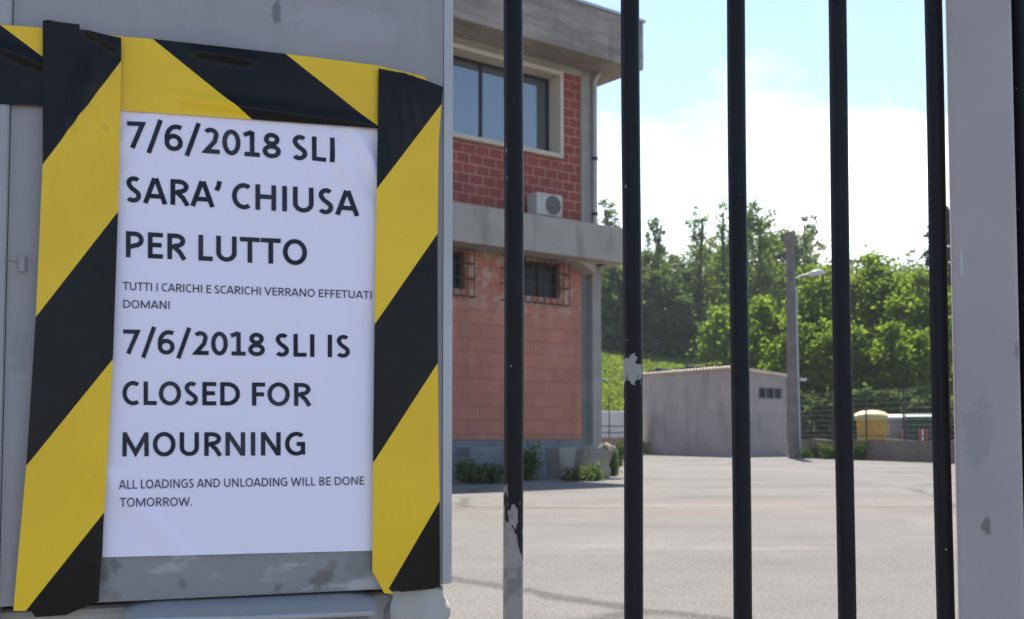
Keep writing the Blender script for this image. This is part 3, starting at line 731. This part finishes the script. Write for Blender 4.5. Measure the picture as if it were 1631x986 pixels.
for i, u in enumerate((1.0, 2.1, 3.4)):
    p = FF.w(u, -.32, 0); weed(p, .3 + .14 * (i % 3), .7, ['weed at the wall foot next to the pole', 'second weed from the pole along the low wall', 'weed at the wall foot below the fourth bar', 'weed below the yellow bin', 'weed below the pale bin'][i], 220, .09)

def bin_(px, Y, yt, wpx, m_, lid, label, dome=False, stripe=None):
    c = at(px, 690, Y); top = at(px, yt, Y); H = top.z; W = wpx * Y / F; fr = Frame((c.x, c.y), R(-18))
    o = thing('waste_bin', label, 'bin', fr.p, R(-18), 'street waste containers')
    b = MB(); k = .86; hb = H * .78; dd = .5
    P = [fr.w(sx * W / 2 * s, sy * dd * s, z) for (s, z) in ((k, .16), (1, hb)) for (sx, sy) in ((-1, -1), (1, -1), (1, 1), (-1, 1))]
    b.add(P, [(3, 2, 1, 0), (4, 5, 6, 7), (0, 1, 5, 4), (1, 2, 6, 5), (2, 3, 7, 6), (3, 0, 4, 7)])
    for j in (-.6, -.2, .2, .6): b.box(fr, j * W / 2 - .03, j * W / 2 + .03, -dd - .03, -dd + .06, .3, hb - .1)
    b.build('body', m_, o, bevel=.04)
    b = MB(); n = 10; vs = []; cols = []
    for i in range(n + 1):
        an = math.pi * i / n; vv = -math.cos(an) * (dd + .05); zz = hb + .03 + math.sin(an) * (H - hb) * (.72 if dome else .5)
        for j in range(9):
            t = -1 + j / 4; sh = (1 - .45 * abs(t) ** 3) if dome else 1
            vs.append(fr.w(t * (W / 2 + .05), vv, hb + .03 + (zz - hb - .03) * sh))
    b.add(vs, [(i * 9 + j, i * 9 + j + 1, (i + 1) * 9 + j + 1, (i + 1) * 9 + j) for i in range(n) for j in range(8)])
    b.box(fr, -W / 2 - .05, W / 2 + .05, -dd - .05, dd + .05, hb - .05, hb + .03)
    b.build('lid', lid, o, smooth=True)
    for sx in (-1, 1):
        for sy in (-1, 1):
            q = fr.w(sx * W * .36, sy * dd * .7, .09); b = MB(); b.tube([q - fr.u * .03, q + fr.u * .03], .09, 12); b.build('wheel', CABLE, o)
    if stripe:
        for (t, mm) in stripe:
            b = MB(); b.box(fr, t * W / 2 - .035, t * W / 2 + .035, -dd * .96 - .045, -dd * .94, hb * .42, hb * .74); b.build('reflector', mm, o, bevel=.004)
    return o
bin_(1388, 38.5, 650, 46, BINY, BINL, 'yellow street bin with domed pale lid behind the fence', True)
bin_(1429, 39.4, 653, 36, BINW, BINW, 'pale grey street bin with red stripes behind the fence', False, [(.2, REDW), (.45, WHTR), (.7, REDW)])
bin_(1466, 38.2, 652, 40, BING, BING, 'dark green street bin with red and white marks', False, [(-.1, REDW), (.15, WHTR), (.4, REDW)])

# left gap between building and shed: low brown wall, fence, white wall, hut
q0 = at(950, 690, 39); FQ = Frame(q0, R(-8))
b = MB().box(FQ, -3, 1.45, 0, .25, -.1, at(970, 697, 39).z); tag(b.build('low_wall', BROWNWALL, bevel=.01), 'low brown brick wall between the building corner and the shed', 'wall')
fn = thing('iron_fence', 'thin dark iron fence between the building and the shed', 'fence', FQ.w(0, .1, .5), R(-8))
for k in range(8):
    u = -2.4 + k * .57; b = MB(); b.tube([FQ.w(u, .12, .45), FQ.w(u, .12, 2.2)], .022, 6); b.build('post', FENCEM, fn)
for zz in (.82, 1.05): b = MB(); b.tube([FQ.w(-3, .12, zz), FQ.w(1.45, .12, zz)], .02, 6); b.build('rail', FENCEM, fn)
FW = Frame(at(950, 690, 42), R(-8)); b = MB().box(FW, -4, 1.7, 0, .3, .0, at(960, 655, 42).z); tag(b.build('garden_wall', WALLW, bevel=.02), 'sunlit white wall seen behind the thin iron fence', 'wall')
hq = at(948, 606, 50); FH = Frame(hq, R(-8)); hut = thing('hut', 'tiny hut with white sloping roof at the building edge', 'hut', FH.w(0, 0, terrain(hq.x, 50)), R(-8))
MB().box(FH, -1.4, .2, 0, 1.5, terrain(hq.x, 50) - .2, hq.z - .02).build('wall', COLM, hut)
b = MB(); b.add([FH.w(-1.6, -.2, hq.z + .3), FH.w(.55, -.2, hq.z), FH.w(.55, 1.7, hq.z), FH.w(-1.6, 1.7, hq.z + .3), FH.w(-1.6, -.2, hq.z + .38), FH.w(.5, -.2, hq.z + .06), FH.w(.5, 1.7, hq.z + .06), FH.w(-1.6, 1.7, hq.z + .38)],
    [(3, 2, 1, 0), (4, 5, 6, 7), (0, 1, 5, 4), (1, 2, 6, 5), (2, 3, 7, 6), (3, 0, 4, 7)]); b.build('roof', WALLW, hut)

# ------------------------------------------------------------------ foreground: gate
GA = math.atan2(.309, .951)
FG = Frame(at(818, 690, 1.07), GA)
BAR_R = .0096
pitch = FG.hit(1006, 500)[0] - FG.hit(818, 500)[0]
gate = thing('gate', 'black barred metal gate seen close up with flaking paint', 'gate', FG.p, GA)
barpx = [818, 1007, 1177.5, 1341, 1496]
BLK = barmat('black_bar_paint'); BLK1 = barmat('black_bar_foot_flaked', None, (FG.hit(818, 990)[1], FG.hit(818, 690)[1])); BLK2 = barmat('black_bar_chip', (FG.hit(1007, 592)[1], .022))
for k in range(-3, 5):
    u = FG.hit(barpx[k], 500)[0] if k >= 0 else k * pitch
    p0, p1 = FG.w(u, 0, .1), FG.w(u, 0, 1.95)
    b = MB(); zs = np.linspace(0, 1, 40); r2 = random.Random(k)
    b.tube([(0, 0, 0), (0, 0, 1)], 1, 3); b = MB()
    b.tube([p0.lerp(p1, t) + Vector((.0006 * math.sin(t * 17 + k), 0, 0)) for t in zs], [BAR_R] * 40, 20)
    me_parent = gate
    o = b.build('bar', BLK1 if k == 0 else BLK2 if k == 1 else BLK, gate, smooth=True)
    if k in (0, 1):                      # own origin on the bar so that the wear sits on it
        off = Vector((u, 0, 0)); 
        for v in o.data.vertices: v.co -= off
        o.location = off
        o['label'] = 'bar with paint flaked off its lower end' if k == 0 else 'bar with a pale chipped patch'
b = MB(); ul = -3.5 * pitch; ur = FG.hit(1496, 500)[0] + .03
b.box(FG, ul, ur, -.02, .02, .06, .11); b.build('rail', BLK, gate, bevel=.003); b = MB(); b.box(FG, ul, ur, -.02, .02, 1.95, 2.0); b.build('rail', BLK, gate, bevel=.003)
# white post
pw = at(1518, 500, 1.20); FPst = Frame((pw.x, pw.y), R(-21))
POSTM_ = POSTM.node_tree.nodes['Principled BSDF']
def remark(mat, fn):
    m = M.__new__(M); m.m = mat; m.nt = mat.node_tree; m.N = m.nt.nodes; m.L = m.nt.links; m.b = m.N['Principled BSDF']; m.t = m.N.new('ShaderNodeTexCoord')
    m.col = m.b.inputs['Base Color'].links[0].from_socket; fn(m); m.L.new(m.col, m.b.inputs['Base Color'])
def pmk(x, y): u, z = FPst.hit(x, y); return FPst.w(u, 0, z)
remark(POSTM, lambda m: m.spot(pmk(1572, 838), (1, 1, .6), .0052, 160, (.15, .135, .13), .8).spot(pmk(1620, 560), (1.6, 1, .4), .004, 160, (.2, .18, .17), .6).spot(pmk(1532, 420), (2, 1, .25), .004, 160, (.55, .53, .52), .7).spot(pmk(1560, 690), (.6, 1, .25), .010, 60, (.31, .29, .29), .6))
wpost = (at(1622, 500, 1.16) - pw).length
b = MB().box(FPst, 0, wpost * .985, 0, .09, -.05, 2.1)
tag(b.build('gate_post', POSTM, bevel=.004), 'pale grey painted square gate post at the right', 'post')
fx = at(1637, 500, 1.22); b = MB(); b.tube([(fx.x, fx.y, 0), (fx.x, fx.y, 2.0)], .0115, 18)
side = thing('railing', 'dark railing bar right of the pale gate post at the frame edge', 'railing', (fx.x, fx.y, 0))
b.build('bar', BLK, side, smooth=True)
for zz in (1.96, .15): b = MB(); b.tube([(fx.x, fx.y, zz), (fx.x + .5, fx.y + .1, zz)], .012, 10); b.build('rail', BLK, side)
for k in (1, 2, 3):
    b = MB(); x, y = fx.x + .12 * k, fx.y + .024 * k; b.tube([(x, y, 0), (x, y, 2.0)], .0115, 12); b.build('bar', BLK, side, smooth=True)

# ------------------------------------------------------------------ foreground: panel, tape, paper
FPn = Frame(at(390, 690, .85), GA)
def pp(x, y, off=0.0):                    # photo point on the panel's front, off metres in front of it
    u, z = FPn.hit(x, y, -off); return u, z
u_l = pp(10, 500)[0]; u_r = pp(705, 500)[0]; u_e = pp(723.5, 500)[0]
zb_ = pp(390, 947)[1]
pan = thing('sign_panel', 'grey sheet metal panel at left that carries the taped notice', 'panel', FPn.w(0, 0, zb_), GA)
b = MB(); TOPZ = 1.75; DP = .09
zbl, zbr = pp(10, 968)[1], pp(724, 930)[1]
zsp = pp(390, 868)[1]
def quadbox(mb, u0, u1, v0, v1, z00, z01, z10, z11):   # z00 bottom at u0, z01 bottom at u1
    mb.add([FPn.w(u0, v0, z00), FPn.w(u1, v0, z01), FPn.w(u1, v1, z01), FPn.w(u0, v1, z00), FPn.w(u0, v0, z10), FPn.w(u1, v0, z11), FPn.w(u1, v1, z11), FPn.w(u0, v1, z10)],
           [(3, 2, 1, 0), (4, 5, 6, 7), (0, 1, 5, 4), (1, 2, 6, 5), (2, 3, 7, 6), (3, 0, 4, 7)])
def lm(x, y): u, z = pp(x, y); return (u, 0, z - zb_)
remark(PANEL, lambda m: m.spot(lm(441, 20), (1, .2, .3), .0035, 220, (.15, .14, .14), .8).spot(lm(710, 226), (1, .2, 1), .0015, 300, (.2, .15, .13), .8).spot(lm(560, 40), (.25, .2, .8), .012, 60, (.40, .385, .39), .5).spot(lm(30, 560), (1, .2, .3), .006, 120, (.26, .25, .25), .5).spot(lm(320, 60), (.2, .2, 1), .01, 70, (.30, .29, .30), .6))
quadbox(b, u_l, u_r, 0, DP, pp(10, 966)[1], pp(705, 933)[1], TOPZ, TOPZ); b.build('sheet', PANEL, pan)
b = MB(); quadbox(b, pp(95, 900)[0], pp(645, 900)[0], -.0014, -.0002, pp(95, 962.5)[1], pp(645, 936.5)[1], zsp, zsp); b.build('lower_flange', PANELB, pan, bevel=.0008)
b = MB()
P = [FPn.w(u, v, z) for z in (zbr, TOPZ) for (u, v) in ((u_r + .0003, -.001), (u_e, .006), (u_e, DP), (u_r + .0003, DP))]
b.add(P, [(3, 2, 1, 0), (4, 5, 6, 7), (0, 1, 5, 4), (1, 2, 6, 5), (2, 3, 7, 6), (3, 0, 4, 7)]); b.build('edge_flange', EDGE, pan)
# hinge-like weld mark on the left of the sheet
h1 = pp(20, 412); h2 = pp(36, 416)
b = MB(); b.tube([FPn.w(pp(12, 411)[0], -.001, h1[1]), FPn.w(h2[0], -.001, h2[1])], .0012, 6); b.tube([FPn.w(h2[0], -.0005, h2[1] - .008), FPn.w(h2[0], -.0005, h2[1] + .003)], .003, 8)
b.build('latch_stub', PANEL, pan)
# neighbouring post on the far left
b = MB(); u2 = pp(8.6, 500)[0]; b.box(FPn, u2 - .22, u2, -.004, .1, 0, 1.8)
tag(b.build('steel_post', simple('pale_post_paint', (.40, .385, .385), (.35, .335, .335), 5, .5), bevel=.003), 'pale grey steel upright at the left edge beside the panel', 'post')

def wrinkle(u, z):                       # common unevenness of the stuck sheets (metres in front of the panel)
    n = noise.noise(Vector((u * 22, 0, z * 14))) * .0006 + noise.noise(Vector((u * 9 + 3, 1, z * 9))) * .0008
    return n
def sheet(name, polys, off, mats, cut=.008, parent=None, extra=None, curl=None):
    """polys: list of (photo polygon, material index); a thin sheet stuck on the panel"""
    bm = bmesh.new(); layer = []
    for poly, mi in polys:
        vs = [bm.verts.new((*pp(x, y, off), 0)) for x, y in poly]
        f = bm.faces.new(vs); f.material_index = mi
    bmesh.ops.remove_doubles(bm, verts=bm.verts[:], dist=2e-5)
    us = [v.co.x for v in bm.verts]; zs = [v.co.y for v in bm.verts]
    for ax, lo, hi in ((0, min(us), max(us)), (1, min(zs), max(zs))):
        t = lo + cut
        while t < hi:
            co = (t, 0, 0) if ax == 0 else (0, t, 0); no = (1, 0, 0) if ax == 0 else (0, 1, 0)
            bmesh.ops.bisect_plane(bm, geom=bm.verts[:] + bm.edges[:] + bm.faces[:], plane_co=co, plane_no=no, dist=1e-7); t += cut
    im = inv_of(parent)
    for v in bm.verts:
        u, z = v.co.x, v.co.y; e = extra(u, z) if extra else 0
        v.co = im @ FPn.w(u, -(off + wrinkle(u, z) + e), z)
    for f in bm.faces:
        f.normal_update(); f.smooth = True
        if f.normal.dot(FPn.v) > 0: f.normal_flip()
    me = bpy.data.meshes.new(name); bm.to_mesh(me); bm.free()
    for m_ in mats: me.materials.append(m_)
    o = bpy.data.objects.new(name, me); S.collection.objects.link(o)
    if parent is not None: o.parent = parent
    return o

# the notice
def creases(u, z):
    d1 = (u - pp(200, 790)[0]) * .75 + (z - pp(200, 790)[1]) * .66
    c = .0019 * math.exp(-(d1 / .008) ** 2) * (1 if z < pp(300, 740)[1] else 0)
    a = pp(575, 262); r = math.hypot((u - a[0]) * .7, z - a[1]); c += .0018 * math.exp(-(r / .013) ** 2) + .0016 * math.sin((u + z * .6) * 260) * math.exp(-(r / .03) ** 2)
    a = pp(420, 590); r = math.hypot((u - a[0]) * .35, (z - a[1]) * 1.6); c += .0016 * math.exp(-(r / .013) ** 2)
    a = pp(205, 215); r = math.hypot(u - a[0], z - a[1]); c += .0008 * math.sin((u - z) * 230) * math.exp(-(r / .03) ** 2)
    d2 = (u - pp(480, 560)[0]) * .9 - (z - pp(480, 560)[1]) * .42; c += .0006 * math.sin(d2 * 95) * math.exp(-(d2 / .05) ** 2)
    return c
OFFP = .0030
nt_ = tag(sheet('paper_notice', [([(185, 170), (606, 204), (598, 877), (163, 887.5)], 0)], OFFP, [PAPER], .0025, None, creases), 'white paper notice with bilingual closing announcement taped on the panel', 'notice')

# lettering: stroke-built sans capitals
def arc(cx, cy, rx, ry, a0, a1, n=14):
    return [(cx + rx * math.cos(R(a0 + (a1 - a0) * i / n)), cy + ry * math.sin(R(a0 + (a1 - a0) * i / n))) for i in range(n + 1)]
def glyph(c, s):
    h = s / 2; T = 1 - h; Bt = h
    def W(w): return w, w - h
    if c == 'I': return s, [[(h, 0), (h, 1)]], .13, .13
    if c == 'L': w = .53; return w, [[(h, 1), (h, Bt), (w, Bt)]], .13, .03
    if c == 'E': w = .56; return w, [[(w, T), (h, T), (h, Bt), (w, Bt)], [(h, .52), (w - .05, .52)]], .13, .06
    if c == 'F': w = .53; return w, [[(w, T), (h, T), (h, 0)], [(h, .49), (w - .04, .49)]], .13, .04
    if c == 'T': w = .74; return w, [[(0, T), (w, T)], [(w / 2, T), (w / 2, 0)]], .02, .02
    if c == 'H': w = .76; return w, [[(h, 0), (h, 1)], [(w - h, 0), (w - h, 1)], [(h, .53), (w - h, .53)]], .13, .13
    if c == 'N': w = .78; return w, [[(h, 0), (h, 1)], [(w - h, 0), (w - h, 1)], [(h * 1.05, 1 - h * .3), (w - h * 1.05, h * .3)]], .13, .13
    if c == 'M': w = 1.04; return w, [[(h * .95, 0), (h * 1.12, 1)], [(w - h * .95, 0), (w - h * 1.12, 1)], [(h * 1.2, 1 - h * .9), (w / 2, .14), (w - h * 1.2, 1 - h * .9)]], .12, .12
    if c == 'A': w = .88; return w, [[(h * .9, 0), (w / 2 - h * .3, 1 - h * .2)], [(w - h * .9, 0), (w / 2 + h * .3, 1 - h * .2)], [(w * .22, .29), (w * .78, .29)]], .01, .01
    if c == 'V': w = .86; return w, [[(h * .9, 1), (w / 2, h * .6), (w - h * .9, 1)]], .01, .01
    if c == 'W': w = 1.30; return w, [[(h * .9, 1), (w * .27, h * .5), (w * .5, 1 - h), (w * .73, h * .5), (w - h * .9, 1)]], .02, .02
    if c == 'U': w = .76; return w, [[(h, 1)] + arc(w / 2, .36, w / 2 - h, .36 - h, 180, 360, 18) + [(w - h, 1)]], .12, .12
    if c == 'O': w = .90; return w, [arc(w / 2, .5, w / 2 - h, .515 - h, 0, 360, 30)], .07, .07
    if c == '0': w = .68; return w, [arc(w / 2, .5, w / 2 - h, .51 - h, 0, 360, 28)], .05, .05
    if c == 'C': w = .72; return w, [arc(w * .6, .5, w * .6 - h, .515 - h, 55, 305, 22)], .07, .03
    if c == 'G': w = .80; return w, [arc(w * .57, .5, w * .57 - h, .515 - h, 52, 300, 22) + [(w - h, .12), (w - h, .49), (w * .58, .49)]], .07, .11
    if c == 'D': w = .80; return w, [[(h, T), (w * .38, T)] + arc(w * .38, .5, w * .62 - h, .5 - h, 90, -90, 18) + [(h, Bt), (h, T), (h + .05, T)]], .13, .07
    if c == 'P': w = .66; return w, [[(h, 0), (h, T), (w * .5, T)] + arc(w * .5, .69, w * .5 - h, .31 - h, 90, -90, 14) + [(h, .38)]], .13, .05
    if c == 'R': w = .70; return w, [[(h, 0), (h, T), (w * .45, T)] + arc(w * .45, .72, w * .5 - h, .28 - h, 90, -90, 14) + [(h, .44)], [(w * .42, .44), (w * .64, .3), (w - h * .8, 0)]], .13, .03
    if c == 'B': w = .68; return w, [[(h, T), (w * .45, T)] + arc(w * .45, .755, w * .48 - h, .245 - h, 90, -90, 12) + [(h, .51 + h * .1)], [(w * .45, .51)] + arc(w * .47, .265, w * .53 - h, .265 - h, 90, -90, 12) + [(h, Bt), (h, 1)]], .13, .05
    if c == 'S': w = .60; return w, [arc(w * .52, .745, w * .46 - h, .265 - h, 40, 235, 16)[:-1] + [(w * .36, .56), (w * .62, .44)] + arc(w * .47, .262, w * .49 - h, .275 - h, 42, -145, 16)], .05, .05
    if c == '8': w = .68; return w, [arc(w / 2, .745, w * .43 - h, .262 - h, 0, 360, 22), arc(w / 2, .27, w * .5 - h, .28 - h, 0, 360, 24)], .05, .05
    if c == '6': w = .68; return w, [arc(w * .66, .5, w * .66 - h, .515 - h, 62, 182, 14) + arc(w / 2, .32, w / 2 - h, .33 - h, 180, 540, 26)], .05, .05
    if c == '2': w = .63; return w, [arc(w * .47, .73, w * .46 - h, .28 - h, 150, -25, 14) + [(w * .70, .48), (h * 1.3, Bt), (w, Bt)]], .06, .06
    if c == '1': w = .60; return w, [[(.0, .84), (w * .52, 1 - h * .3)], [(w * .52, 1), (w * .52, Bt)], [(0.03, Bt), (w, Bt)]], .09, .07
    if c == '7': w = .66; return w, [[(0, T), (w - h * .9, T), (w * .3, 0)]], .06, .05
    if c == '/': w = .62; return w, [[(h, -.16), (w - h, 1.14)]], .02, .02
    if c == '\u2019': w = .17; return w, [[(w * .8, 1.03), (w * .55, .82), (.02, .66)]], .05, .05
    if c == '.': w = s; return w, [[(h, 0), (h, s)]], .1, .1
    if c == ' ': return .0, [], .17, .17
    raise KeyError(c)
def fine(pts):
    o = [pts[0]]
    for a, c in zip(pts, pts[1:]):
        k = max(1, int(math.hypot(c[0] - a[0], c[1] - a[1]) / .13))
        o += [(a[0] + (c[0] - a[0]) * i / k, a[1] + (c[1] - a[1]) * i / k) for i in range(1, k + 1)]
    return o
def stroke(pts, s):
    pts = fine(pts)
    pts = [Vector(p) for p in pts]; pts = [p for i, p in enumerate(pts) if i == 0 or (p - pts[i - 1]).length > 1e-4]; n = len(pts); closed = (pts[0] - pts[-1]).length < 1e-6
    Lp, Rp = [], []
    for i in range(n):
        if closed: a = pts[i] - pts[(i - 1) if i > 0 else n - 2]; c = pts[(i + 1) if i < n - 1 else 1] - pts[i]
        else: a = pts[i] - pts[i - 1] if i > 0 else pts[1] - pts[0]; c = pts[i + 1] - pts[i] if i < n - 1 else a
        a = a.normalized(); c = c.normalized(); t = (a + c)
        if t.length < 1e-4: t = a
        t.normalize(); nn = Vector((-t.y, t.x)); k = max(.45, abs(nn.dot(Vector((-a.y, a.x)))))
        Lp.append(pts[i] + nn * s / 2 / k); Rp.append(pts[i] - nn * s / 2 / k)
    return Lp, Rp
def line_text(txt, s, left, right, hl, hr, mat, label):
    """left/right: photo points on the baseline where the ink begins and ends; hl/hr cap heights there"""
    x = 0; items = []; first = True
    for ch in txt:
        w_, st, lb, rb = glyph(ch, s)
        lb *= .86; rb *= .86 if ch != ' ' else 1
        if first: x = -0.0; first = False
        else: x += lb
        for q in st: items.append([(px_ + x, py_) for px_, py_ in q])
        x += w_; end = x; x += rb
    tot = end
    b = MB(); k = 0
    for q in items:
        Lp, Rp = stroke(q, s); vs = []
        for a_, c_ in zip(Lp, Rp):
            for p in (a_, c_):
                f = p.x / tot; bx = left[0] + (right[0] - left[0]) * f; by = left[1] + (right[1] - left[1]) * f; h = hl + (hr - hl) * f
                u, z = pp(bx, by - p.y * h, OFFP); vs.append(FPn.w(u, -(OFFP + wrinkle(u, z) + creases(u, z) + .00042 + k * 4e-6), z))
        k = (k + 1) % 12
        b.add(vs, [(2 * i, 2 * i + 1, 2 * i + 3, 2 * i + 2) for i in range(len(Lp) - 1)])
    o = b.build('printed_line', mat, nt_); 
    o['label'] = label
BIG, SM = .174, .142
line_text('7/6/2018 SLI', BIG, (202.3, 234.9), (532.7, 259.0), 42.2, 38.8, INK, 'large date line in Italian half')
line_text('SARA\u2019 CHIUSA', BIG, (199.8, 321.6), (572.2, 344.2), 41.2, 40, INK, 'large line under the first date')
line_text('PER LUTTO', BIG, (200.6, 409.8), (489, 422.6), 41.6, 40, INK, 'large line ending the Italian half')
line_text('TUTTI I CARICHI E SCARICHI VERRANO EFFETUATI', SM, (195.8, 462.2), (591.5, 476.2), 13.2, 12.2, INKS, 'small Italian line')
line_text('DOMANI', SM, (196.5, 490.8), (270.2, 492.2), 13, 12.6, INKS, 'small one word Italian line')
line_text('7/6/2018 SLI IS', BIG, (196.3, 563.4), (558.3, 569.6), 38.6, 35.4, INK, 'large date line in English half')
line_text('CLOSED FOR', BIG, (195, 645), (495.8, 646.6), 37.8, 36.4, INK, 'large line under the second date')
line_text('MOURNING', BIG, (195, 727), (486, 725.2), 38.4, 36.9, INK, 'large last word')
line_text('ALL LOADINGS AND UNLOADING WILL BE DONE', SM, (189.5, 778.8), (580, 772), 14.3, 13, INKS, 'small English line')
line_text('TOMORROW.', SM, (190.9, 807.1), (305.7, 805.7), 14.3, 13.5, INKS, 'small one word English line')

# hazard tape strips (0 yellow, 1 black)
G = 'yellow and black hazard tape strips'
def pleat(cx, cy, ang, wid, amp, ln):
    a = pp(cx, cy); ca, sa = math.cos(R(ang)), math.sin(R(ang))
    def f(u, z):
        du, dz = u - a[0], z - a[1]; along = du * ca + dz * sa; ac = -du * sa + dz * ca
        return amp * math.exp(-(ac / wid) ** 2) * math.exp(-(along / ln) ** 4)
    return f
pl = [pleat(118, 165, 82, .0022, .0035, .028), pleat(130, 175, 82, .0020, .0035, .028), pleat(158, 110, 88, .0026, .0034, .022), pleat(160, 68, -28, .0024, .003, .013)]
ex_l = lambda u, z: sum(f(u, z) for f in pl)
top_poly = [([(-40, 40), (5, 42), (70, 92), (70, 45)], 0) , ([(-60, 28), (-40, 40), (5, 42), (70, 92), (70, 168), (-60, 164)], 1)]
top_poly = [([(0, 39.5), (70, 44.5), (70, 92)], 0), ([(-70, 36), (0, 39.5), (70, 92), (70, 168), (-70, 164)], 1),
            ([(70, 44.5), (193, 58), (243, 62), (402, 190), (193, 176), (70, 168), (70, 92)], 0),
            ([(243, 62), (455, 85.5), (606, 206), (402, 190)], 1),
            ([(455, 85.5), (600, 104), (640, 113), (676, 122), (684, 132), (660, 170), (606, 206)], 0)]
pt = [pleat(470, 185, -3, .0045, .0034, .09), pleat(355, 92, -4, .0032, .003, .022), pleat(40, 95, -20, .0032, .003, .02)]
tag(sheet('tape_strip', top_poly, .0046, [TAPEY, TAPEK], .0022, None, lambda u, z: sum(f(u, z) for f in pt)), 'horizontal hazard tape strip across the top of the paper notice', 'tape', G)
lp = [([(68, 33), (76, 31.5), (100, 36), (127, 39), (127, 47), (193, 60), (193, 97), (68, 262)], 1),
      ([(68, 262), (193, 97), (192, 176), (188, 337), (57, 505)], 0),
      ([(57, 505), (188, 337), (180, 572), (42, 742)], 1),
      ([(42, 742), (180, 572), (166, 816), (41, 973), (21, 973)], 0),
      ([(41, 973), (166, 816), (157, 958), (132, 968), (105, 980), (56, 983), (50, 974)], 1)]
tag(sheet('tape_strip', lp, .0082, [TAPEY, TAPEK], .0022, None, ex_l), 'long hazard tape strip down the left side of the paper notice', 'tape', G)
rp_ = [([(603, 109), (640, 116), (676, 127), (706, 139), (703, 166), (600, 301)], 1),
       ([(600, 301), (703, 166), (699, 225), (697, 372), (596.5, 517)], 0),
       ([(596.5, 517), (697, 372), (697.5, 578), (594, 738)], 1),
       ([(594, 738), (697.5, 578), (700, 798), (619, 938), (627, 946), (612, 945), (601, 924), (593, 910)], 0),
       ([(619, 938), (700, 798), (701, 934), (690, 938), (640, 943), (627, 940)], 1)]
pr = [pleat(645, 170, 95, .0022, .0034, .028), pleat(660, 165, 100, .0020, .003, .022), pleat(628, 200, 92, .0020, .003, .024)]
tag(sheet('tape_strip', rp_, .0082, [TAPEY, TAPEK], .0022, None, lambda u, z: sum(f(u, z) for f in pr)), 'hazard tape strip down the right side of the paper notice', 'tape', G)

# below the panel: cement pier and a blue-grey letter box hood
zc = pp(390, 955)[1]
b = MB(); b.box(FPn, u_l - .1, u_e - .004, .012, .13, 0, zc - .002); 
o = b.build('cement_pier', CEMENT, bevel=.006); tag(o, 'rough pale cement pier under the grey panel', 'pier')
b = MB(); rock(b, tuple(FPn.w(pp(668, 965)[0], .02, pp(668, 975)[1])), .024, .02, .019, 2.2, GA, .5); b.v = b.v
tag(b.build('cement_lump', CEMENT, smooth=True), 'rough cement lump below the right tape strip', 'cement')
lb_ = thing('letter_box', 'blue grey letter box with rounded hood below the panel', 'letter box', FPn.w(0, 0, .3), GA)
ua, ub = pp(200, 970)[0], pp(596, 960)[0]
prof = [(.02, .0), (-.006, -.0015), (-.014, -.006), (-.018, -.0125), (-.019, -.016)]
b = MB(); n = 24; vs = []
for i in range(n + 1):
    t = i / n; u = ua + (ub - ua) * t; e = min(1, min(t, 1 - t) * n / 3); zz = pp(200, 958)[1] + (pp(596, 941)[1] - pp(200, 958)[1]) * t
    for (v, dz) in prof: vs.append(FPn.w(u, v * (.55 + .45 * math.sqrt(e)), zz + dz - .004 * (1 - math.sqrt(e))))
k = len(prof); b.add(vs, [(i * k + j, (i + 1) * k + j, (i + 1) * k + j + 1, i * k + j + 1) for i in range(n) for j in range(k - 1)])
b.build('hood', BLUEG, lb_, smooth=True)
zr = pp(390, 975)[1]
b = MB(); b.tube([FPn.w(ua + .01, -.0165, pp(200, 984)[1]), FPn.w((ua + ub) / 2, -.02, pp(390, 978.5)[1]), FPn.w(ub - .004, -.0165, pp(596, 971)[1])], .0022, 8); b.build('rim', RIMM, lb_, smooth=True)
MB().box(FPn, ua + .008, ub - .006, -.012, .01, .3, zc - .014).build('box_body', BLUEG, lb_, bevel=.004)

# ------------------------------------------------------------------ air
hm = bpy.data.materials.new('haze_air'); hm.use_nodes = True; hn = hm.node_tree; hn.nodes.clear()
ho = hn.nodes.new('ShaderNodeOutputMaterial'); hv = hn.nodes.new('ShaderNodeVolumePrincipled')
hv.inputs['Color'].default_value = (.92, .95, 1, 1); hv.inputs['Density'].default_value = .0005; hv.inputs['Anisotropy'].default_value = .1
hn.links.new(hv.outputs[0], ho.inputs['Volume'])
b = MB(); b.box(Frame((0, 0), 0), -150, 190, -60, 260, -1.2, 40)
tag(b.build('haze', hm), kind='stuff')
